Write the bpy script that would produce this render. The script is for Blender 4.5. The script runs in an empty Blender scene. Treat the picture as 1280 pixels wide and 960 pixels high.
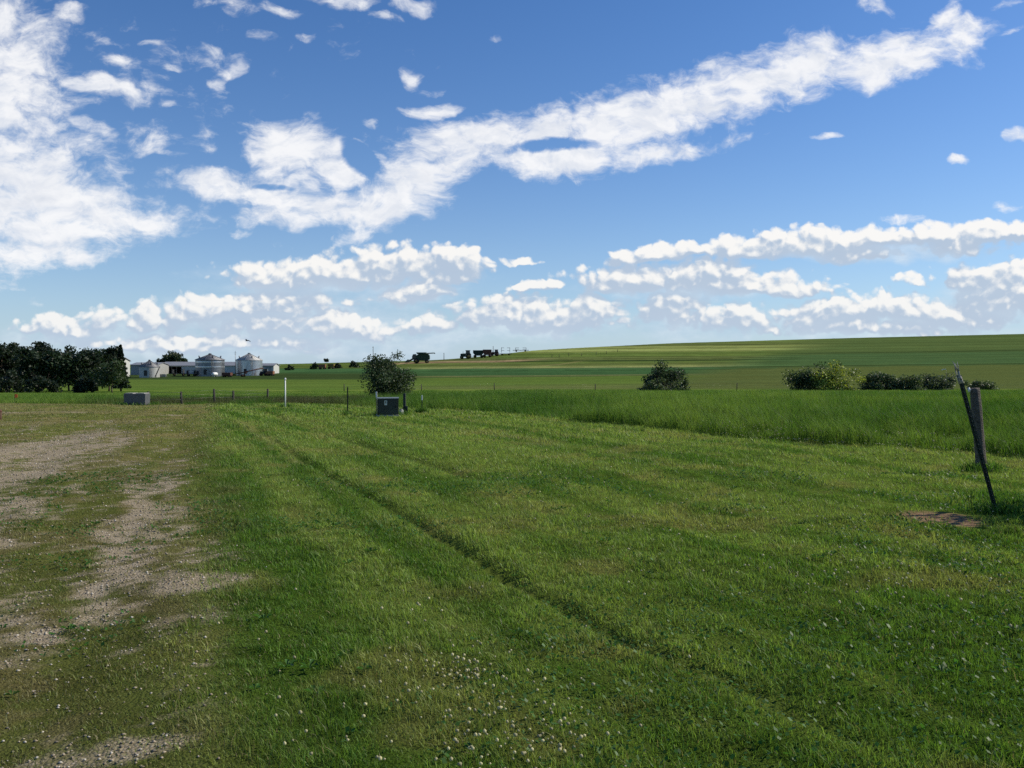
import bpy, bmesh, math, random
import numpy as np
from mathutils import Vector, Matrix

random.seed(7)
rng = np.random.default_rng(11)
R = math.radians
scene = bpy.context.scene
COL = scene.collection
F = 1072.0            # focal length in pixels of the 1280 wide photograph
HORIZON = 458.0       # row of the eye level
EYE = 1.6

# ------------------------------------------------------------------ noise
def _hash(ix, iy, seed):
    h = (ix.astype(np.int64) * 374761393 + iy.astype(np.int64) * 668265263 + seed * 1442695041) & 0xFFFFFFFF
    h = ((h ^ (h >> 13)) * 1274126177) & 0xFFFFFFFF
    h = h ^ (h >> 16)
    return (h & 0xFFFF) / 65535.0

def vnoise(x, y, seed=0):
    x = np.asarray(x, float); y = np.asarray(y, float)
    ix = np.floor(x); iy = np.floor(y)
    fx = x - ix; fy = y - iy
    fx = fx * fx * (3 - 2 * fx); fy = fy * fy * (3 - 2 * fy)
    a = _hash(ix, iy, seed); b = _hash(ix + 1, iy, seed)
    c = _hash(ix, iy + 1, seed); d = _hash(ix + 1, iy + 1, seed)
    return (a * (1 - fx) + b * fx) * (1 - fy) + (c * (1 - fx) + d * fx) * fy

def fbm(x, y, seed=0, octv=4, gain=.5):
    s = 0; a = 1; t = 0
    for i in range(octv):
        s = s + a * vnoise(x * 2 ** i + i * 17.3, y * 2 ** i - i * 9.1, seed + i); t += a; a *= gain
    return s / t

def sstep(a, b, x):
    t = np.clip((x - a) / (b - a), 0, 1)
    return t * t * (3 - 2 * t)

def smooth_table(xs, ys, lo, hi, n, width):
    """a finely sampled, rounded version of a piecewise linear curve"""
    g = np.linspace(lo, hi, n)
    v = np.interp(g, xs, ys)
    k = max(3, int(width / (hi - lo) * n) | 1)
    ker = np.hanning(k + 2)[1:-1]; ker /= ker.sum()
    vp = np.pad(v, k // 2, mode='edge')
    return g, np.convolve(vp, ker, mode='valid')

# ------------------------------------------------------------------ terrain
_valley = smooth_table([-1000, 36, 62, 100, 150, 190, 4000], [0, 0, -.6, -1.75, -2.75, -2.6, -2.6], -100, 300, 1600, 24)
_su = [-1.2, -.6, -.42, -.27, -.18, -.125, -.084, -.04, .0, .02, .06, .18, .40, .60, .9, 1.4]
_srow = [456, 456, 456, 455, 452.5, 451, 449.5, 446, 441, 438, 435.5, 429, 422, 417, 413, 412]
_sky = smooth_table(_su, _srow, -1.2, 1.4, 1040, .05)
_cy = smooth_table([-1.2, -.27, -.1, .02, .18, .6, 1.4], [470, 450, 375, 400, 500, 560, 600], -1.2, 1.4, 520, .12)

def hill_height(x, y):
    x = np.asarray(x, float); y = np.asarray(y, float)
    u = x / np.maximum(y, 40)
    base = np.interp(y, *_valley)
    yc = np.interp(u, *_cy)
    zs = (HORIZON - np.interp(u, *_sky)) / F * yc + EYE
    f = (y - 190) / (yc - 190)
    g = np.where(f < 1, np.maximum(f, 0) ** 1.25, 1.0)
    over = np.clip(f - .93, 0, 3)
    g = g - .75 * over ** 2 * np.exp(-over * .2) * 1.2
    hill = (zs + 2.6) * np.maximum(g, -3.5)
    w = sstep(150, 260, y)
    und = (fbm(x / 60, y / 60, 3, 3) - .5) * 1.0 * w * (1 - .7 * sstep(330, 420, y)) 
    return base + np.where(y > 190, hill, 0) + und * .5

def px(pxx, Y):                     # world x of a photograph column at depth Y
    return (pxx - 640) / F * Y
def yrow(row):                      # depth of a photograph row on the level lawn
    return EYE * F / (row - HORIZON)
def lawn_pt(c, r):
    Y = yrow(r); return (px(c, Y), Y)

def poly_dist(x, y, pts):
    d = np.full(np.shape(x), 1e9)
    for (ax, ay), (bx, by) in zip(pts[:-1], pts[1:]):
        vx, vy = bx - ax, by - ay
        t = np.clip(((x - ax) * vx + (y - ay) * vy) / (vx * vx + vy * vy), 0, 1)
        d = np.minimum(d, np.hypot(x - ax - t * vx, y - ay - t * vy))
    return d

RUT_MAIN = [lawn_pt(*p) for p in [(285, 516), (330, 545), (420, 600), (493, 638), (551, 672), (606, 703), (668, 738), (737, 773), (788, 808), (920, 858), (1090, 940)]]
RUT_FAR = [lawn_pt(*p) for p in [(335, 515), (365, 528), (400, 540), (517, 574), (606, 602)]]
LIGHT_LINE = [lawn_pt(*p) for p in [(300, 528), (337, 552), (400, 597), (440, 622), (479, 652)]]
LIGHT_LINE_2 = [lawn_pt(*p) for p in [(455, 528), (572, 537), (726, 556), (850, 580)]]
LIGHT_LINE_3 = [lawn_pt(*p) for p in [(300, 513), (330, 507), (365, 504)]]
RUT_RIGHT = [lawn_pt(*p) for p in [(500, 525), (640, 548), (760, 572)]]

_ex = [-60, -40, -24, -16, -10, -7.15, -4.1, -.55, 3.4, 5.3, 8.97, 14, 30]
_ey = [35, 36.5, 38.6, 38.9, 38.2, 36, 33.5, 29.6, 22.9, 19.2, 15.2, 11.5, 4]
def edge_y(x):                      # far edge of the mown lawn
    return np.interp(x, _ex, _ey) + (fbm(x * 1.1, x * 0 + 3.3, 21, 4, .65) - .5) * 1.3

def drive_t(x, y):                  # across the worn track, negative to the left
    return .944 * x + .33 * y
def gravel_mask(x, y):
    t = drive_t(x, y) + (fbm(x * .5, y * .5, 5, 3) - .5) * .8
    s = -.33 * x + .944 * y
    n1 = fbm(t * 2.0, s * .32, 8, 4); n2 = fbm(x * 3.1, y * 2.2, 9, 4); n4 = fbm(x * 9, y * 9, 10, 3)
    fade = .30 + .70 * sstep(3.6, 6.8, y)
    trackA = np.exp(-((t + .75) / .28) ** 2) * fade * sstep(17, 11, y)
    trackB = np.exp(-((t + 2.95) / .85) ** 2) * sstep(30, 22, y)
    trackC = np.exp(-((t + 5.2) / .8) ** 2) * .8
    body = sstep(.25, -.9, t) * .36 * fade * sstep(24, 14, y)
    m = body + .36 * trackA + .66 * trackB + .40 * trackC + (n1 - .5) * 1.3 + (n2 - .5) * 1.1 + (n4 - .5) * 1.5
    m = sstep(.20, 1.30, m)
    m = m * sstep(.55, -.1, t) * sstep(31, 24, y)
    # bare patches further off
    def patch(cx, cy, rx, ry, k=1.):
        q = ((x - cx) / rx) ** 2 + ((y - cy) / ry) ** 2 + (fbm(x * .8, y * 1.2, 12, 3) - .5) * 1.6 + (fbm(x * 5, y * 5, 13, 4) - .5) * 3.2
        return sstep(1.3, -.4, q) * k * .8
    far = np.maximum.reduce([patch(-19, 30.4, 6.0, .8), patch(-13.5, 36.0, 2.6, .8, .8), patch(-11.2, 28.7, .5, .45), patch(-22, 27.2, 6, .35, .7),
                             patch(-1.8, 31.2, 1.3, .22, .9), patch(-.2, 29.9, .8, .16, .8), patch(-12.2, 25.6, 1.2, .3, .5), patch(-2.35, 6.3, .38, .3), patch(-1.6, 3.62, .3, .22),
                             patch(-2.05, 5.5, .25, .2, .7)])
    return np.maximum(m, far)

def dirt_mask(x, y):
    q = ((x - 4.45) / .42) ** 2 + ((y - 8.95) / .52) ** 2 + (fbm(x * 4, y * 4, 31, 3) - .5) * 1.2
    return sstep(1.15, .55, q)

def ground_z(x, y):
    x = np.asarray(x, float); y = np.asarray(y, float)
    z = hill_height(x, y)
    near = sstep(46, 36, y)
    rut = .062 * (.35 + .65 * sstep(3.8, 5.5, y)) * (.5 + .5 * sstep(21, 14, y)) * np.exp(-(poly_dist(x, y, RUT_MAIN) / .078) ** 2) + .085 * np.exp(-(poly_dist(x, y, RUT_FAR) / .15) ** 2) + .035 * np.exp(-(poly_dist(x, y, RUT_RIGHT) / .12) ** 2)
    bump = (fbm(x * .45, y * .45, 40, 4) - .5) * .13 + (fbm(x * 2.3, y * 2.3, 41, 3) - .5) * .06 * sstep(30, 18, y)
    t = drive_t(x, y)
    worn = .03 * np.exp(-((t + .75) / .4) ** 2) + .05 * np.exp(-((t + 2.95) / .6) ** 2)
    return z + near * (bump - rut - worn * .6)

def gz(x, y): return float(ground_z(np.array([x]), np.array([y]))[0])
def land(c, Y): return Vector((px(c, Y), Y, gz(px(c, Y), Y)))

# ------------------------------------------------------------------ object helpers
def tag(o, label=None, cat=None, group=None, kind=None):
    if label: o['label'] = label
    if cat: o['category'] = cat
    if group: o['group'] = group
    if kind: o['kind'] = kind
    return o

def thing(name, label, cat, loc, rz=0, group=None):
    o = bpy.data.objects.new(name, None); COL.objects.link(o)
    o.location = loc; o.rotation_euler = (0, 0, rz); o.empty_display_size = .2
    return tag(o, label, cat, group)

def copy_tree(o, parent=None):
    c = o.copy(); COL.objects.link(c); c.parent = parent
    for ch in o.children: copy_tree(ch, c)
    return c

def link_mesh(name, me, mat, parent=None):
    o = bpy.data.objects.new(name, me); COL.objects.link(o)
    if mat: me.materials.append(mat)
    if parent: o.parent = parent
    return o

def array_mesh(name, verts, faces, mat, tint=None, parent=None, smooth=False, extra=None):
    me = bpy.data.meshes.new(name)
    verts = np.asarray(verts, np.float32); faces = np.asarray(faces, np.int32)
    k = faces.shape[1]
    me.vertices.add(len(verts)); me.vertices.foreach_set('co', verts.ravel())
    me.loops.add(faces.size); me.loops.foreach_set('vertex_index', faces.ravel())
    me.polygons.add(len(faces))
    me.polygons.foreach_set('loop_start', np.arange(0, faces.size, k, dtype=np.int32))
    if smooth: me.polygons.foreach_set('use_smooth', np.ones(len(faces), bool))
    if tint is not None:
        a = me.attributes.new('tint', 'FLOAT_COLOR', 'POINT')
        rgba = np.ones((len(verts), 4), np.float32); rgba[:, :3] = tint
        a.data.foreach_set('color', rgba.ravel())
    for nm, val in (extra or {}).items():
        a = me.attributes.new(nm, 'FLOAT', 'POINT'); a.data.foreach_set('value', np.asarray(val, np.float32).ravel())
    me.update(calc_edges=True)
    return link_mesh(name, me, mat, parent)

class MB:
    """collects solids, then links them as ONE mesh object"""
    def __init__(s): s.bm = bmesh.new()
    def box(s, c, d, rot=None, taper=1.0, bevel=0):
        m = bmesh.new()
        bmesh.ops.create_cube(m, size=1)
        for v in m.verts:
            k = taper if v.co.z > 0 else 1
            v.co = Vector((v.co.x * d[0] * k, v.co.y * d[1] * k, v.co.z * d[2]))
        if bevel: bmesh.ops.bevel(m, geom=list(m.edges), offset=bevel, segments=2, affect='EDGES', profile=.6)
        M = Matrix.Translation(c)
        if rot: M = M @ Matrix.Rotation(rot[2], 4, 'Z') @ Matrix.Rotation(rot[1], 4, 'Y') @ Matrix.Rotation(rot[0], 4, 'X')
        m.transform(M); s._merge(m); return s
    def _merge(s, m, smooth=False):
        me = bpy.data.meshes.new('tmp')
        for f in m.faces: f.smooth = smooth
        m.to_mesh(me); m.free(); s.bm.from_mesh(me); bpy.data.meshes.remove(me)
    def tube(s, a, b, r1, r2=None, n=10, caps=True, smooth=True):
        a = Vector(a); b = Vector(b); r2 = r1 if r2 is None else r2
        m = bmesh.new()
        bmesh.ops.create_cone(m, cap_ends=caps, segments=n, radius1=r1, radius2=max(r2, 1e-4), depth=(b - a).length)
        q = Vector((0, 0, 1)).rotation_difference((b - a).normalized())
        m.transform(Matrix.Translation((a + b) / 2) @ q.to_matrix().to_4x4()); s._merge(m, smooth); return s
    def ball(s, c, r, sc=(1, 1, 1), sub=2):
        m = bmesh.new(); bmesh.ops.create_icosphere(m, subdivisions=sub, radius=r)
        m.transform(Matrix.Translation(c) @ Matrix.Diagonal((*sc, 1))); s._merge(m, True); return s
    def prism(s, pts, x0, x1, axis='x'):
        """outline in (y,z) pushed along x, or in (x,z) pushed along y"""
        m = bmesh.new()
        mk = (lambda p, t: (t, p[0], p[1])) if axis == 'x' else (lambda p, t: (p[0], t, p[1]))
        a = [m.verts.new(mk(p, x0)) for p in pts]; b = [m.verts.new(mk(p, x1)) for p in pts]
        n = len(pts); m.faces.new(a); m.faces.new(b[::-1])
        for i in range(n): m.faces.new((a[i], b[i], b[(i + 1) % n], a[(i + 1) % n]))
        bmesh.ops.recalc_face_normals(m, faces=m.faces[:]); s._merge(m); return s
    def lathe(s, prof, n=40, c=(0, 0, 0)):
        m = bmesh.new(); rows = []
        for r, z in prof:
            rows.append([m.verts.new((c[0] + r * math.cos(2 * math.pi * i / n), c[1] + r * math.sin(2 * math.pi * i / n), c[2] + z)) for i in range(n)])
        for p, q in zip(rows[:-1], rows[1:]):
            for i in range(n): m.faces.new((p[i], p[(i + 1) % n], q[(i + 1) % n], q[i]))
        s._merge(m, True); return s
    def build(s, name, mat, parent=None):
        me = bpy.data.meshes.new(name); s.bm.to_mesh(me); s.bm.free()
        return link_mesh(name, me, mat, parent)

# ------------------------------------------------------------------ materials
class NT:
    def __init__(s, tree): s.t = tree; s.n = tree.nodes; s.l = tree.links
    def put(s, sock, v):
        if isinstance(v, bpy.types.NodeSocket): s.l.new(v, sock)
        elif v is not None: sock.default_value = v
    def math(s, op, a, b=None, c=None, clamp=False):
        n = s.n.new('ShaderNodeMath'); n.operation = op; n.use_clamp = clamp
        for i, v in enumerate((a, b, c)):
            if v is not None: s.put(n.inputs[i], v)
        return n.outputs[0]
    def vec(s, op, a, b=None, scale=None):
        n = s.n.new('ShaderNodeVectorMath'); n.operation = op
        s.put(n.inputs[0], a)
        if b is not None: s.put(n.inputs[1], b)
        if scale is not None: s.put(n.inputs['Scale'], scale)
        return n.outputs['Value'] if op in ('DOT_PRODUCT', 'LENGTH', 'DISTANCE') else n.outputs['Vector']
    def noise(s, vec, scale, detail=3, rough=.5, dist=0, out='Fac'):
        n = s.n.new('ShaderNodeTexNoise'); s.put(n.inputs['Vector'], vec)
        n.inputs['Scale'].default_value = scale; n.inputs['Detail'].default_value = detail
        n.inputs['Roughness'].default_value = rough; n.inputs['Distortion'].default_value = dist
        return n.outputs[out]
    def voronoi(s, vec, scale, out='Distance', feature='F1', detail=0, rough=.5, smooth=None):
        n = s.n.new('ShaderNodeTexVoronoi'); n.feature = feature; s.put(n.inputs['Vector'], vec)
        n.inputs['Scale'].default_value = scale
        n.inputs['Detail'].default_value = detail; n.inputs['Roughness'].default_value = rough
        if smooth is not None: n.inputs['Smoothness'].default_value = smooth
        return n.outputs[out]
    def mapr(s, v, a, b, c, d, smooth=False):
        n = s.n.new('ShaderNodeMapRange')
        if smooth: n.interpolation_type = 'SMOOTHSTEP'
        s.put(n.inputs[0], v)
        for i, q in enumerate((a, b, c, d)): s.put(n.inputs[i + 1], q)
        return n.outputs[0]
    def mix(s, fac, a, b, mode='MIX'):
        n = s.n.new('ShaderNodeMix'); n.data_type = 'RGBA'; n.blend_type = mode
        s.put(n.inputs[0], fac)
        for i, v in ((6, a), (7, b)):
            s.put(n.inputs[i], (*v, 1) if isinstance(v, tuple) and len(v) == 3 else v)
        return n.outputs[2]
    def attr(s, name, out='Color'):
        n = s.n.new('ShaderNodeAttribute'); n.attribute_name = name; return n.outputs[out]
    def bump(s, h, strength=.5, dist=.02):
        n = s.n.new('ShaderNodeBump'); n.inputs['Strength'].default_value = strength; n.inputs['Distance'].default_value = dist
        s.l.new(h, n.inputs['Height']); return n.outputs['Normal']
    def coord(s, which='Object'):
        return s.n.new('ShaderNodeTexCoord').outputs[which]

def new_mat(name):
    m = bpy.data.materials.new(name); m.use_nodes = True
    b = m.node_tree.nodes['Principled BSDF']
    return m, NT(m.node_tree), b

def paint(name, col, rough=.55, metal=0., vary=.25, scale=6., bump=.0, dirt=None, spec=.4):
    m, t, b = new_mat(name)
    co = t.coord()
    n = t.noise(co, scale, 5, .6)
    dark = tuple(c * (1 - vary) for c in col); lite = tuple(min(1, c * (1 + vary * .7)) for c in col)
    c = t.mix(t.mapr(n, .3, .7, 0, 1), dark, lite)
    if dirt:
        d = t.mapr(t.noise(co, scale * .35, 6, .7), .5, .72, 0, .8)
        c = t.mix(d, c, dirt)
    t.put(b.inputs['Base Color'], c)
    b.inputs['Metallic'].default_value = metal
    t.put(b.inputs['Roughness'], t.mapr(n, .2, .8, max(.05, rough - .1), min(1, rough + .1)))
    b.inputs['Specular IOR Level'].default_value = spec
    if bump: t.put(b.inputs['Normal'], t.bump(t.noise(co, scale * 4, 4, .6), bump, .02))
    return m

def leaf_mat(name, trans=.35, rough=.5, spec=.3):
    m, t, b = new_mat(name)
    tint = t.attr('tint')
    t.put(b.inputs['Base Color'], tint)
    b.inputs['Roughness'].default_value = rough
    b.inputs['Specular IOR Level'].default_value = spec
    tr = t.n.new('ShaderNodeBsdfTranslucent')
    t.put(tr.inputs['Color'], t.mix(1.0, tint, (1.25, 1.3, .75), 'MULTIPLY'))
    mx = t.n.new('ShaderNodeMixShader'); mx.inputs[0].default_value = trans
    t.l.new(b.outputs[0], mx.inputs[1]); t.l.new(tr.outputs[0], mx.inputs[2])
    t.l.new(mx.outputs[0], t.n['Material Output'].inputs['Surface'])
    return m

def ground_mat():
    m, t, b = new_mat('ground')
    geo = t.n.new('ShaderNodeNewGeometry').outputs['Position']
    landc = t.attr('tint')
    grav = t.attr('gravel', 'Fac'); dirt = t.attr('dirt', 'Fac'); far = t.attr('far', 'Fac')
    n_big = t.noise(geo, .12, 5, .6)
    n_mid = t.noise(geo, 1.7, 5, .65)
    n_fine = t.noise(geo, 26, 4, .7)
    c = t.mix(t.mapr(n_mid, .3, .7, 0, 1), t.mix(1., landc, (.72, .72, .7), 'MULTIPLY'), t.mix(1., landc, (1.22, 1.2, 1.2), 'MULTIPLY'))
    c = t.mix(t.mapr(n_big, .35, .65, 0, .5), c, t.mix(1., c, (1.2, 1.05, .9), 'MULTIPLY'))
    c = t.mix(t.mapr(n_fine, .35, .7, 0, .5), c, t.mix(1., c, (.6, .62, .55), 'MULTIPLY'))
    # gravel: pebbles of tan, grey and off white over sandy soil
    vcol = t.voronoi(geo, 62, 'Color'); vd = t.voronoi(geo, 62, 'Distance')
    sep = t.n.new('ShaderNodeSeparateColor'); t.l.new(vcol, sep.inputs[0])
    stone = t.mix(sep.outputs[0], (.19, .155, .108), (.43, .37, .275))
    stone = t.mix(t.mapr(sep.outputs[1], .75, 1, 0, .8), stone, (.52, .47, .38))
    soil = t.mix(n_mid, (.20, .158, .100), (.315, .262, .178))
    gcol = t.mix(t.mapr(vd, .2, .62, 0, 1), stone, soil)
    gm = t.math('ADD', grav, t.math('ADD', t.math('MULTIPLY', t.math('SUBTRACT', n_fine, .5), .6), t.math('MULTIPLY', t.math('SUBTRACT', t.noise(geo, 7, 5, .7), .5), .9)))
    c = t.mix(t.mapr(gm, .12, .78, 0, 1), c, gcol)
    dcol = t.mix(t.mapr(n_fine, .3, .7, 0, 1), (.10, .056, .03), (.36, .25, .15))
    c = t.mix(dirt, c, dcol)
    t.put(b.inputs['Base Color'], c)
    b.inputs['Roughness'].default_value = 1.0; b.inputs['Specular IOR Level'].default_value = .0
    h = t.math('ADD', t.math('MULTIPLY', n_fine, .5), t.math('MULTIPLY', vd, -.5))
    near_b = t.n.new('ShaderNodeBump'); near_b.inputs['Distance'].default_value = .02; near_b.inputs['Strength'].default_value = .7
    t.l.new(h, near_b.inputs['Height'])
    fb = t.n.new('ShaderNodeBump'); fb.inputs['Distance'].default_value = .55
    t.l.new(t.noise(geo, .9, 5, .7), fb.inputs['Height']); t.l.new(far, fb.inputs['Strength']); t.l.new(near_b.outputs[0], fb.inputs['Normal'])
    t.put(b.inputs['Normal'], fb.outputs[0])
    return m

M_GROUND = ground_mat()
M_BLADE = leaf_mat('grass_blade', .40, .48, .22)
M_TALL = leaf_mat('tall_grass_blade', .36, .6, .14)
M_LEAF = leaf_mat('tree_leaf', .28, .5, .3)
M_PETAL = leaf_mat('clover_head', .25, .7, .1)
M_BARK = paint('bark', (.085, .065, .045), .9, vary=.4, scale=9, bump=.6)
M_WOODPOST = paint('weathered_wood', (.125, .104, .085), .9, vary=.6, scale=11, bump=.9, dirt=(.06, .05, .043))
M_GALV = None

# ------------------------------------------------------------------ ground sheet
def axis(segs):
    out = []
    for a, b, st in segs:
        n = max(1, int(round((b - a) / st))); out += list(np.linspace(a, b, n, endpoint=False))
    return np.array(out + [segs[-1][1]])

xs = axis([(-3000, -900, 300), (-900, -360, 30), (-360, -120, 6), (-120, -40, 2), (-40, -14, .5), (-14, 12, .085), (12, 40, .5), (40, 120, 2), (120, 420, 6), (420, 900, 30), (900, 3000, 300)])
ys = axis([(-400, -20, 40), (-20, 1, 1.5), (1, 20, .085), (20, 46, .3), (46, 160, 1.6), (160, 620, 3.2), (620, 900, 20), (900, 4000, 310)])
GX, GY = np.meshgrid(xs, ys)
GZ = ground_z(GX, GY)
ROW = HORIZON + F * (EYE - GZ) / np.maximum(GY, 1)
COLPX = 640 + F * GX / np.maximum(GY, 1)

def strips(row, col, x, y):
    """land cover of the far slope: contour strips of crops, hay and pasture"""
    w = (fbm(x / 45, y / 45, 60, 3) - .5) * 2.2
    tilt = np.interp(col, [0, 350, 700, 900, 1280, 1700], [3.5, 3.0, 0, -1.5, -6.5, -10])
    r = row - tilt + w * np.interp(row, [430, 480], [.5, 1.])
    A = lambda *c: np.array(c)
    pasture = A(.055, .098, .022); crop = A(.026, .066, .026); hay = A(.112, .150, .050); mid = A(.056, .092, .024)
    pale = A(.098, .116, .05); dark = A(.024, .045, .016); olive = A(.062, .090, .030)
    stops = [(415, mid), (425, mid), (433, olive), (434, hay), (440, hay), (441.5, mid), (446, mid), (447, olive), (450.2, olive), (450.8, dark), (451.9, dark), (452.6, mid), (456.5, olive),
             (457.5, hay), (459.2, pale), (460.2, crop), (468.5, crop), (469.4, pale), (470.4, dark), (471.4, pasture), (479, pasture), (483, olive), (486, olive)]
    rr = [q[0] for q in stops]
    c = np.stack([np.interp(r, rr, [q[1][k] for q in stops]) for k in range(3)], -1)
    # right hand side of the slope is one dark even crop with thin dark terrace lines
    right = sstep(930, 1040, col + (r - 440) * 4)
    tl = np.interp(r, [432, 443.4, 444.3, 445.2, 446, 459.4, 460, 461.2, 462, 475], [0, 0, 1, 1, 0, 0, 1, 1, 0, 0])[..., None]
    rc = np.where((r < 446)[..., None], A(.046, .078, .026), A(.036, .074, .028))
    rc = np.where((r > 462)[..., None], A(.050, .074, .024), rc)
    rc = rc * (1 - tl) + dark * tl
    c = c * (1 - right[..., None]) + rc * right[..., None]
    # left: even dark crop under the skyline, bright hay meadow below
    left = sstep(560, 470, col)
    lc = np.stack([np.interp(row, [452, 460, 461, 466, 467.5, 474, 475, 487, 492], [q[k] for q in [mid, mid, crop, crop, dark, dark, pasture, pasture, olive]]) for k in range(3)], -1)
    c = c * (1 - left[..., None]) + lc * left[..., None]
    # pale track climbing to the parked machines
    tr = np.exp(-((row - np.interp(col, [480, 520, 560, 620, 700], [455, 453.5, 452.5, 452, 448])) / 1.1) ** 2) * sstep(470, 500, col) * sstep(705, 640, col) * .75
    c = c * (1 - tr[..., None]) + A(.24, .185, .12) * tr[..., None]
    tr2 = np.exp(-((row - np.interp(col, [660, 700, 730], [459, 455.5, 451])) / .5) ** 2) * sstep(655, 670, col) * sstep(735, 715, col) * .7
    c = c * (1 - tr2[..., None]) + A(.15, .15, .07) * tr2[..., None]
    band = _hash(np.floor(r / 1.25 + .4 * vnoise(x / 40, y / 300, 64)), 0 * r, 65)
    fine = (.66 + .68 * band) * (.80 + .40 * fbm(x / 5, y / 9, 66, 3))
    fine = np.where(col > 1000, .6 + .4 * fine, fine); fine = 1 + (fine - 1) * (1 - .75 * sstep(460, 468, r))
    return c * fine[..., None] * np.array([1.9, 1.72, 1.65])

def lawn_tint(x, y):
    """colour of the turf itself: lush, olive, straw patches"""
    n1 = fbm(x * .33, y * .33, 71, 4); n2 = fbm(x * 1.6, y * 1.6, 72, 4); n3 = fbm(x * .9 + y * .35, y * .22 - x * .08, 73, 3)
    lush = np.array([.098, .182, .027]); olive = np.array([.198, .275, .058]); straw = np.array([.30, .275, .10])
    across = .92 * x + .388 * y + .9 * sstep(18, 34, y) * (y - 18) * .12; along = -.388 * x + .92 * y
    n4 = fbm(across * 1.15, along * .06, 74, 3); n5 = fbm(across * 4.5, along * .25, 76, 2)
    sw = np.sin(across * 2 * np.pi / 1.25 + (n1 - .5) * 2.5)
    k = sstep(.40, .62, n1 * .34 + n4 * .44 + n5 * .22 + .035 * sstep(6, 16, y) + .10 * sw * sstep(3, 9, y))[..., None]
    c = lush * (1 - k) + olive * k
    s = (sstep(.56, .74, n2) * .45)[..., None]
    c = c * (1 - s) + straw * s
    ll = np.maximum.reduce([np.exp(-(poly_dist(x, y, LIGHT_LINE) / .14) ** 2) * .8, np.exp(-(poly_dist(x, y, LIGHT_LINE_2) / .16) ** 2) * .5, np.exp(-(poly_dist(x, y, LIGHT_LINE_3) / .25) ** 2) * .5])
    gap = sstep(.35, .55, fbm(x * .7, y * .7, 75, 2))
    ll = (ll * gap)[..., None]
    c = c * (1 - ll) + np.array([.27, .28, .10]) * ll
    t = drive_t(x, y)
    worn = (sstep(.45, -.6, t + (n2 - .5) * 1.3) * .75)[..., None]
    wc = np.where((fbm(x * 1.3, y * .8, 77, 3) > .5)[..., None], np.array([.160, .172, .054]), np.array([.235, .200, .095]))
    c = c * (1 - worn) + wc * worn
    return c

edge = edge_y(GX)
mown = sstep(.15, -.15, GY - edge)
tl_ = lawn_tint(GX, GY)
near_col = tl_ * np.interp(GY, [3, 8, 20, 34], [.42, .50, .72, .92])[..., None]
rough_n = fbm(GX / 7, GY / 7, 90, 4)[..., None]
rough_n = sstep(.3, .7, rough_n)
rough_col = np.array([.070, .145, .023]) * (1 - rough_n) + np.array([.160, .225, .048]) * rough_n
far_col = strips(ROW, COLPX, GX, GY)
wf = sstep(150, 172, GY + (fbm(GX / 12, GY / 12, 91, 3) - .5) * 8)[..., None]
cc = rough_col * (1 - wf) + far_col * wf
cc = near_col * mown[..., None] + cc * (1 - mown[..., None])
gm_ = gravel_mask(GX, GY) * mown
dm_ = dirt_mask(GX, GY)
ny, nx = GX.shape
idx = np.arange(nx * ny).reshape(ny, nx)
faces = np.stack([idx[:-1, :-1], idx[:-1, 1:], idx[1:, 1:], idx[1:, :-1]], -1).reshape(-1, 4)
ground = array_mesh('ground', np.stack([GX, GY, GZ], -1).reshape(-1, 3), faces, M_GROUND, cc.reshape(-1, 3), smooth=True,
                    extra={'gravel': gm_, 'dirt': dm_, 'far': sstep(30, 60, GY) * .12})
tag(ground, 'mown lawn, worn gravel track, tall meadow and the striped crop slope beyond', 'ground', kind='structure')

# ------------------------------------------------------------------ grass blades
def blades(x, y, h, w, tint, lean, bent, yaw=None, zoff=0.):
    n = len(x)
    z = ground_z(x, y) + zoff
    yaw = rng.uniform(0, 2 * np.pi, n) if yaw is None else yaw
    ld = rng.normal(0, 1, (n, 2)) * lean[:, None] + np.array([-.16, -.10]) * 1.0
    base = np.stack([x, y, z - .006], -1)
    side = np.stack([np.cos(yaw), np.sin(yaw), np.zeros(n)], -1) * (w / 2)[:, None]
    tip = base + np.stack([ld[:, 0] * h, ld[:, 1] * h, h], -1)
    if bent:
        mid = base + np.stack([ld[:, 0] * h * .28, ld[:, 1] * h * .28, h * .58], -1)
        V = np.stack([base - side, base + side, mid + side * .8, mid - side * .8, tip], 1).reshape(-1, 3)
        o = (np.arange(n) * 5)[:, None]
        Fc = np.concatenate([o + np.array([[0, 1, 2]]), o + np.array([[0, 2, 3]]), o + np.array([[3, 2, 4]])])
        return V, Fc, np.repeat(tint, 5, 0)
    V = np.stack([base - side, base + side, tip], 1).reshape(-1, 3)
    Fc = (np.arange(n) * 3)[:, None] + np.array([[0, 1, 2]])
    return V, Fc, np.repeat(tint, 3, 0)

def join(parts):
    V = []; Fc = []; T = []; o = 0
    for v, f, t in parts:
        V.append(v); Fc.append(f + o); T.append(t); o += len(v)
    return np.concatenate(V), np.concatenate(Fc), np.concatenate(T)

def scatter(y0, y1, dens, margin=2.0):
    half = .63 * y1 + margin
    n = int((y1 - y0) * 2 * half * dens)
    x = rng.uniform(-half, half, n); y = rng.uniform(y0, y1, n)
    k = np.abs(x) < .63 * y + margin
    return x[k], y[k]

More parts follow.
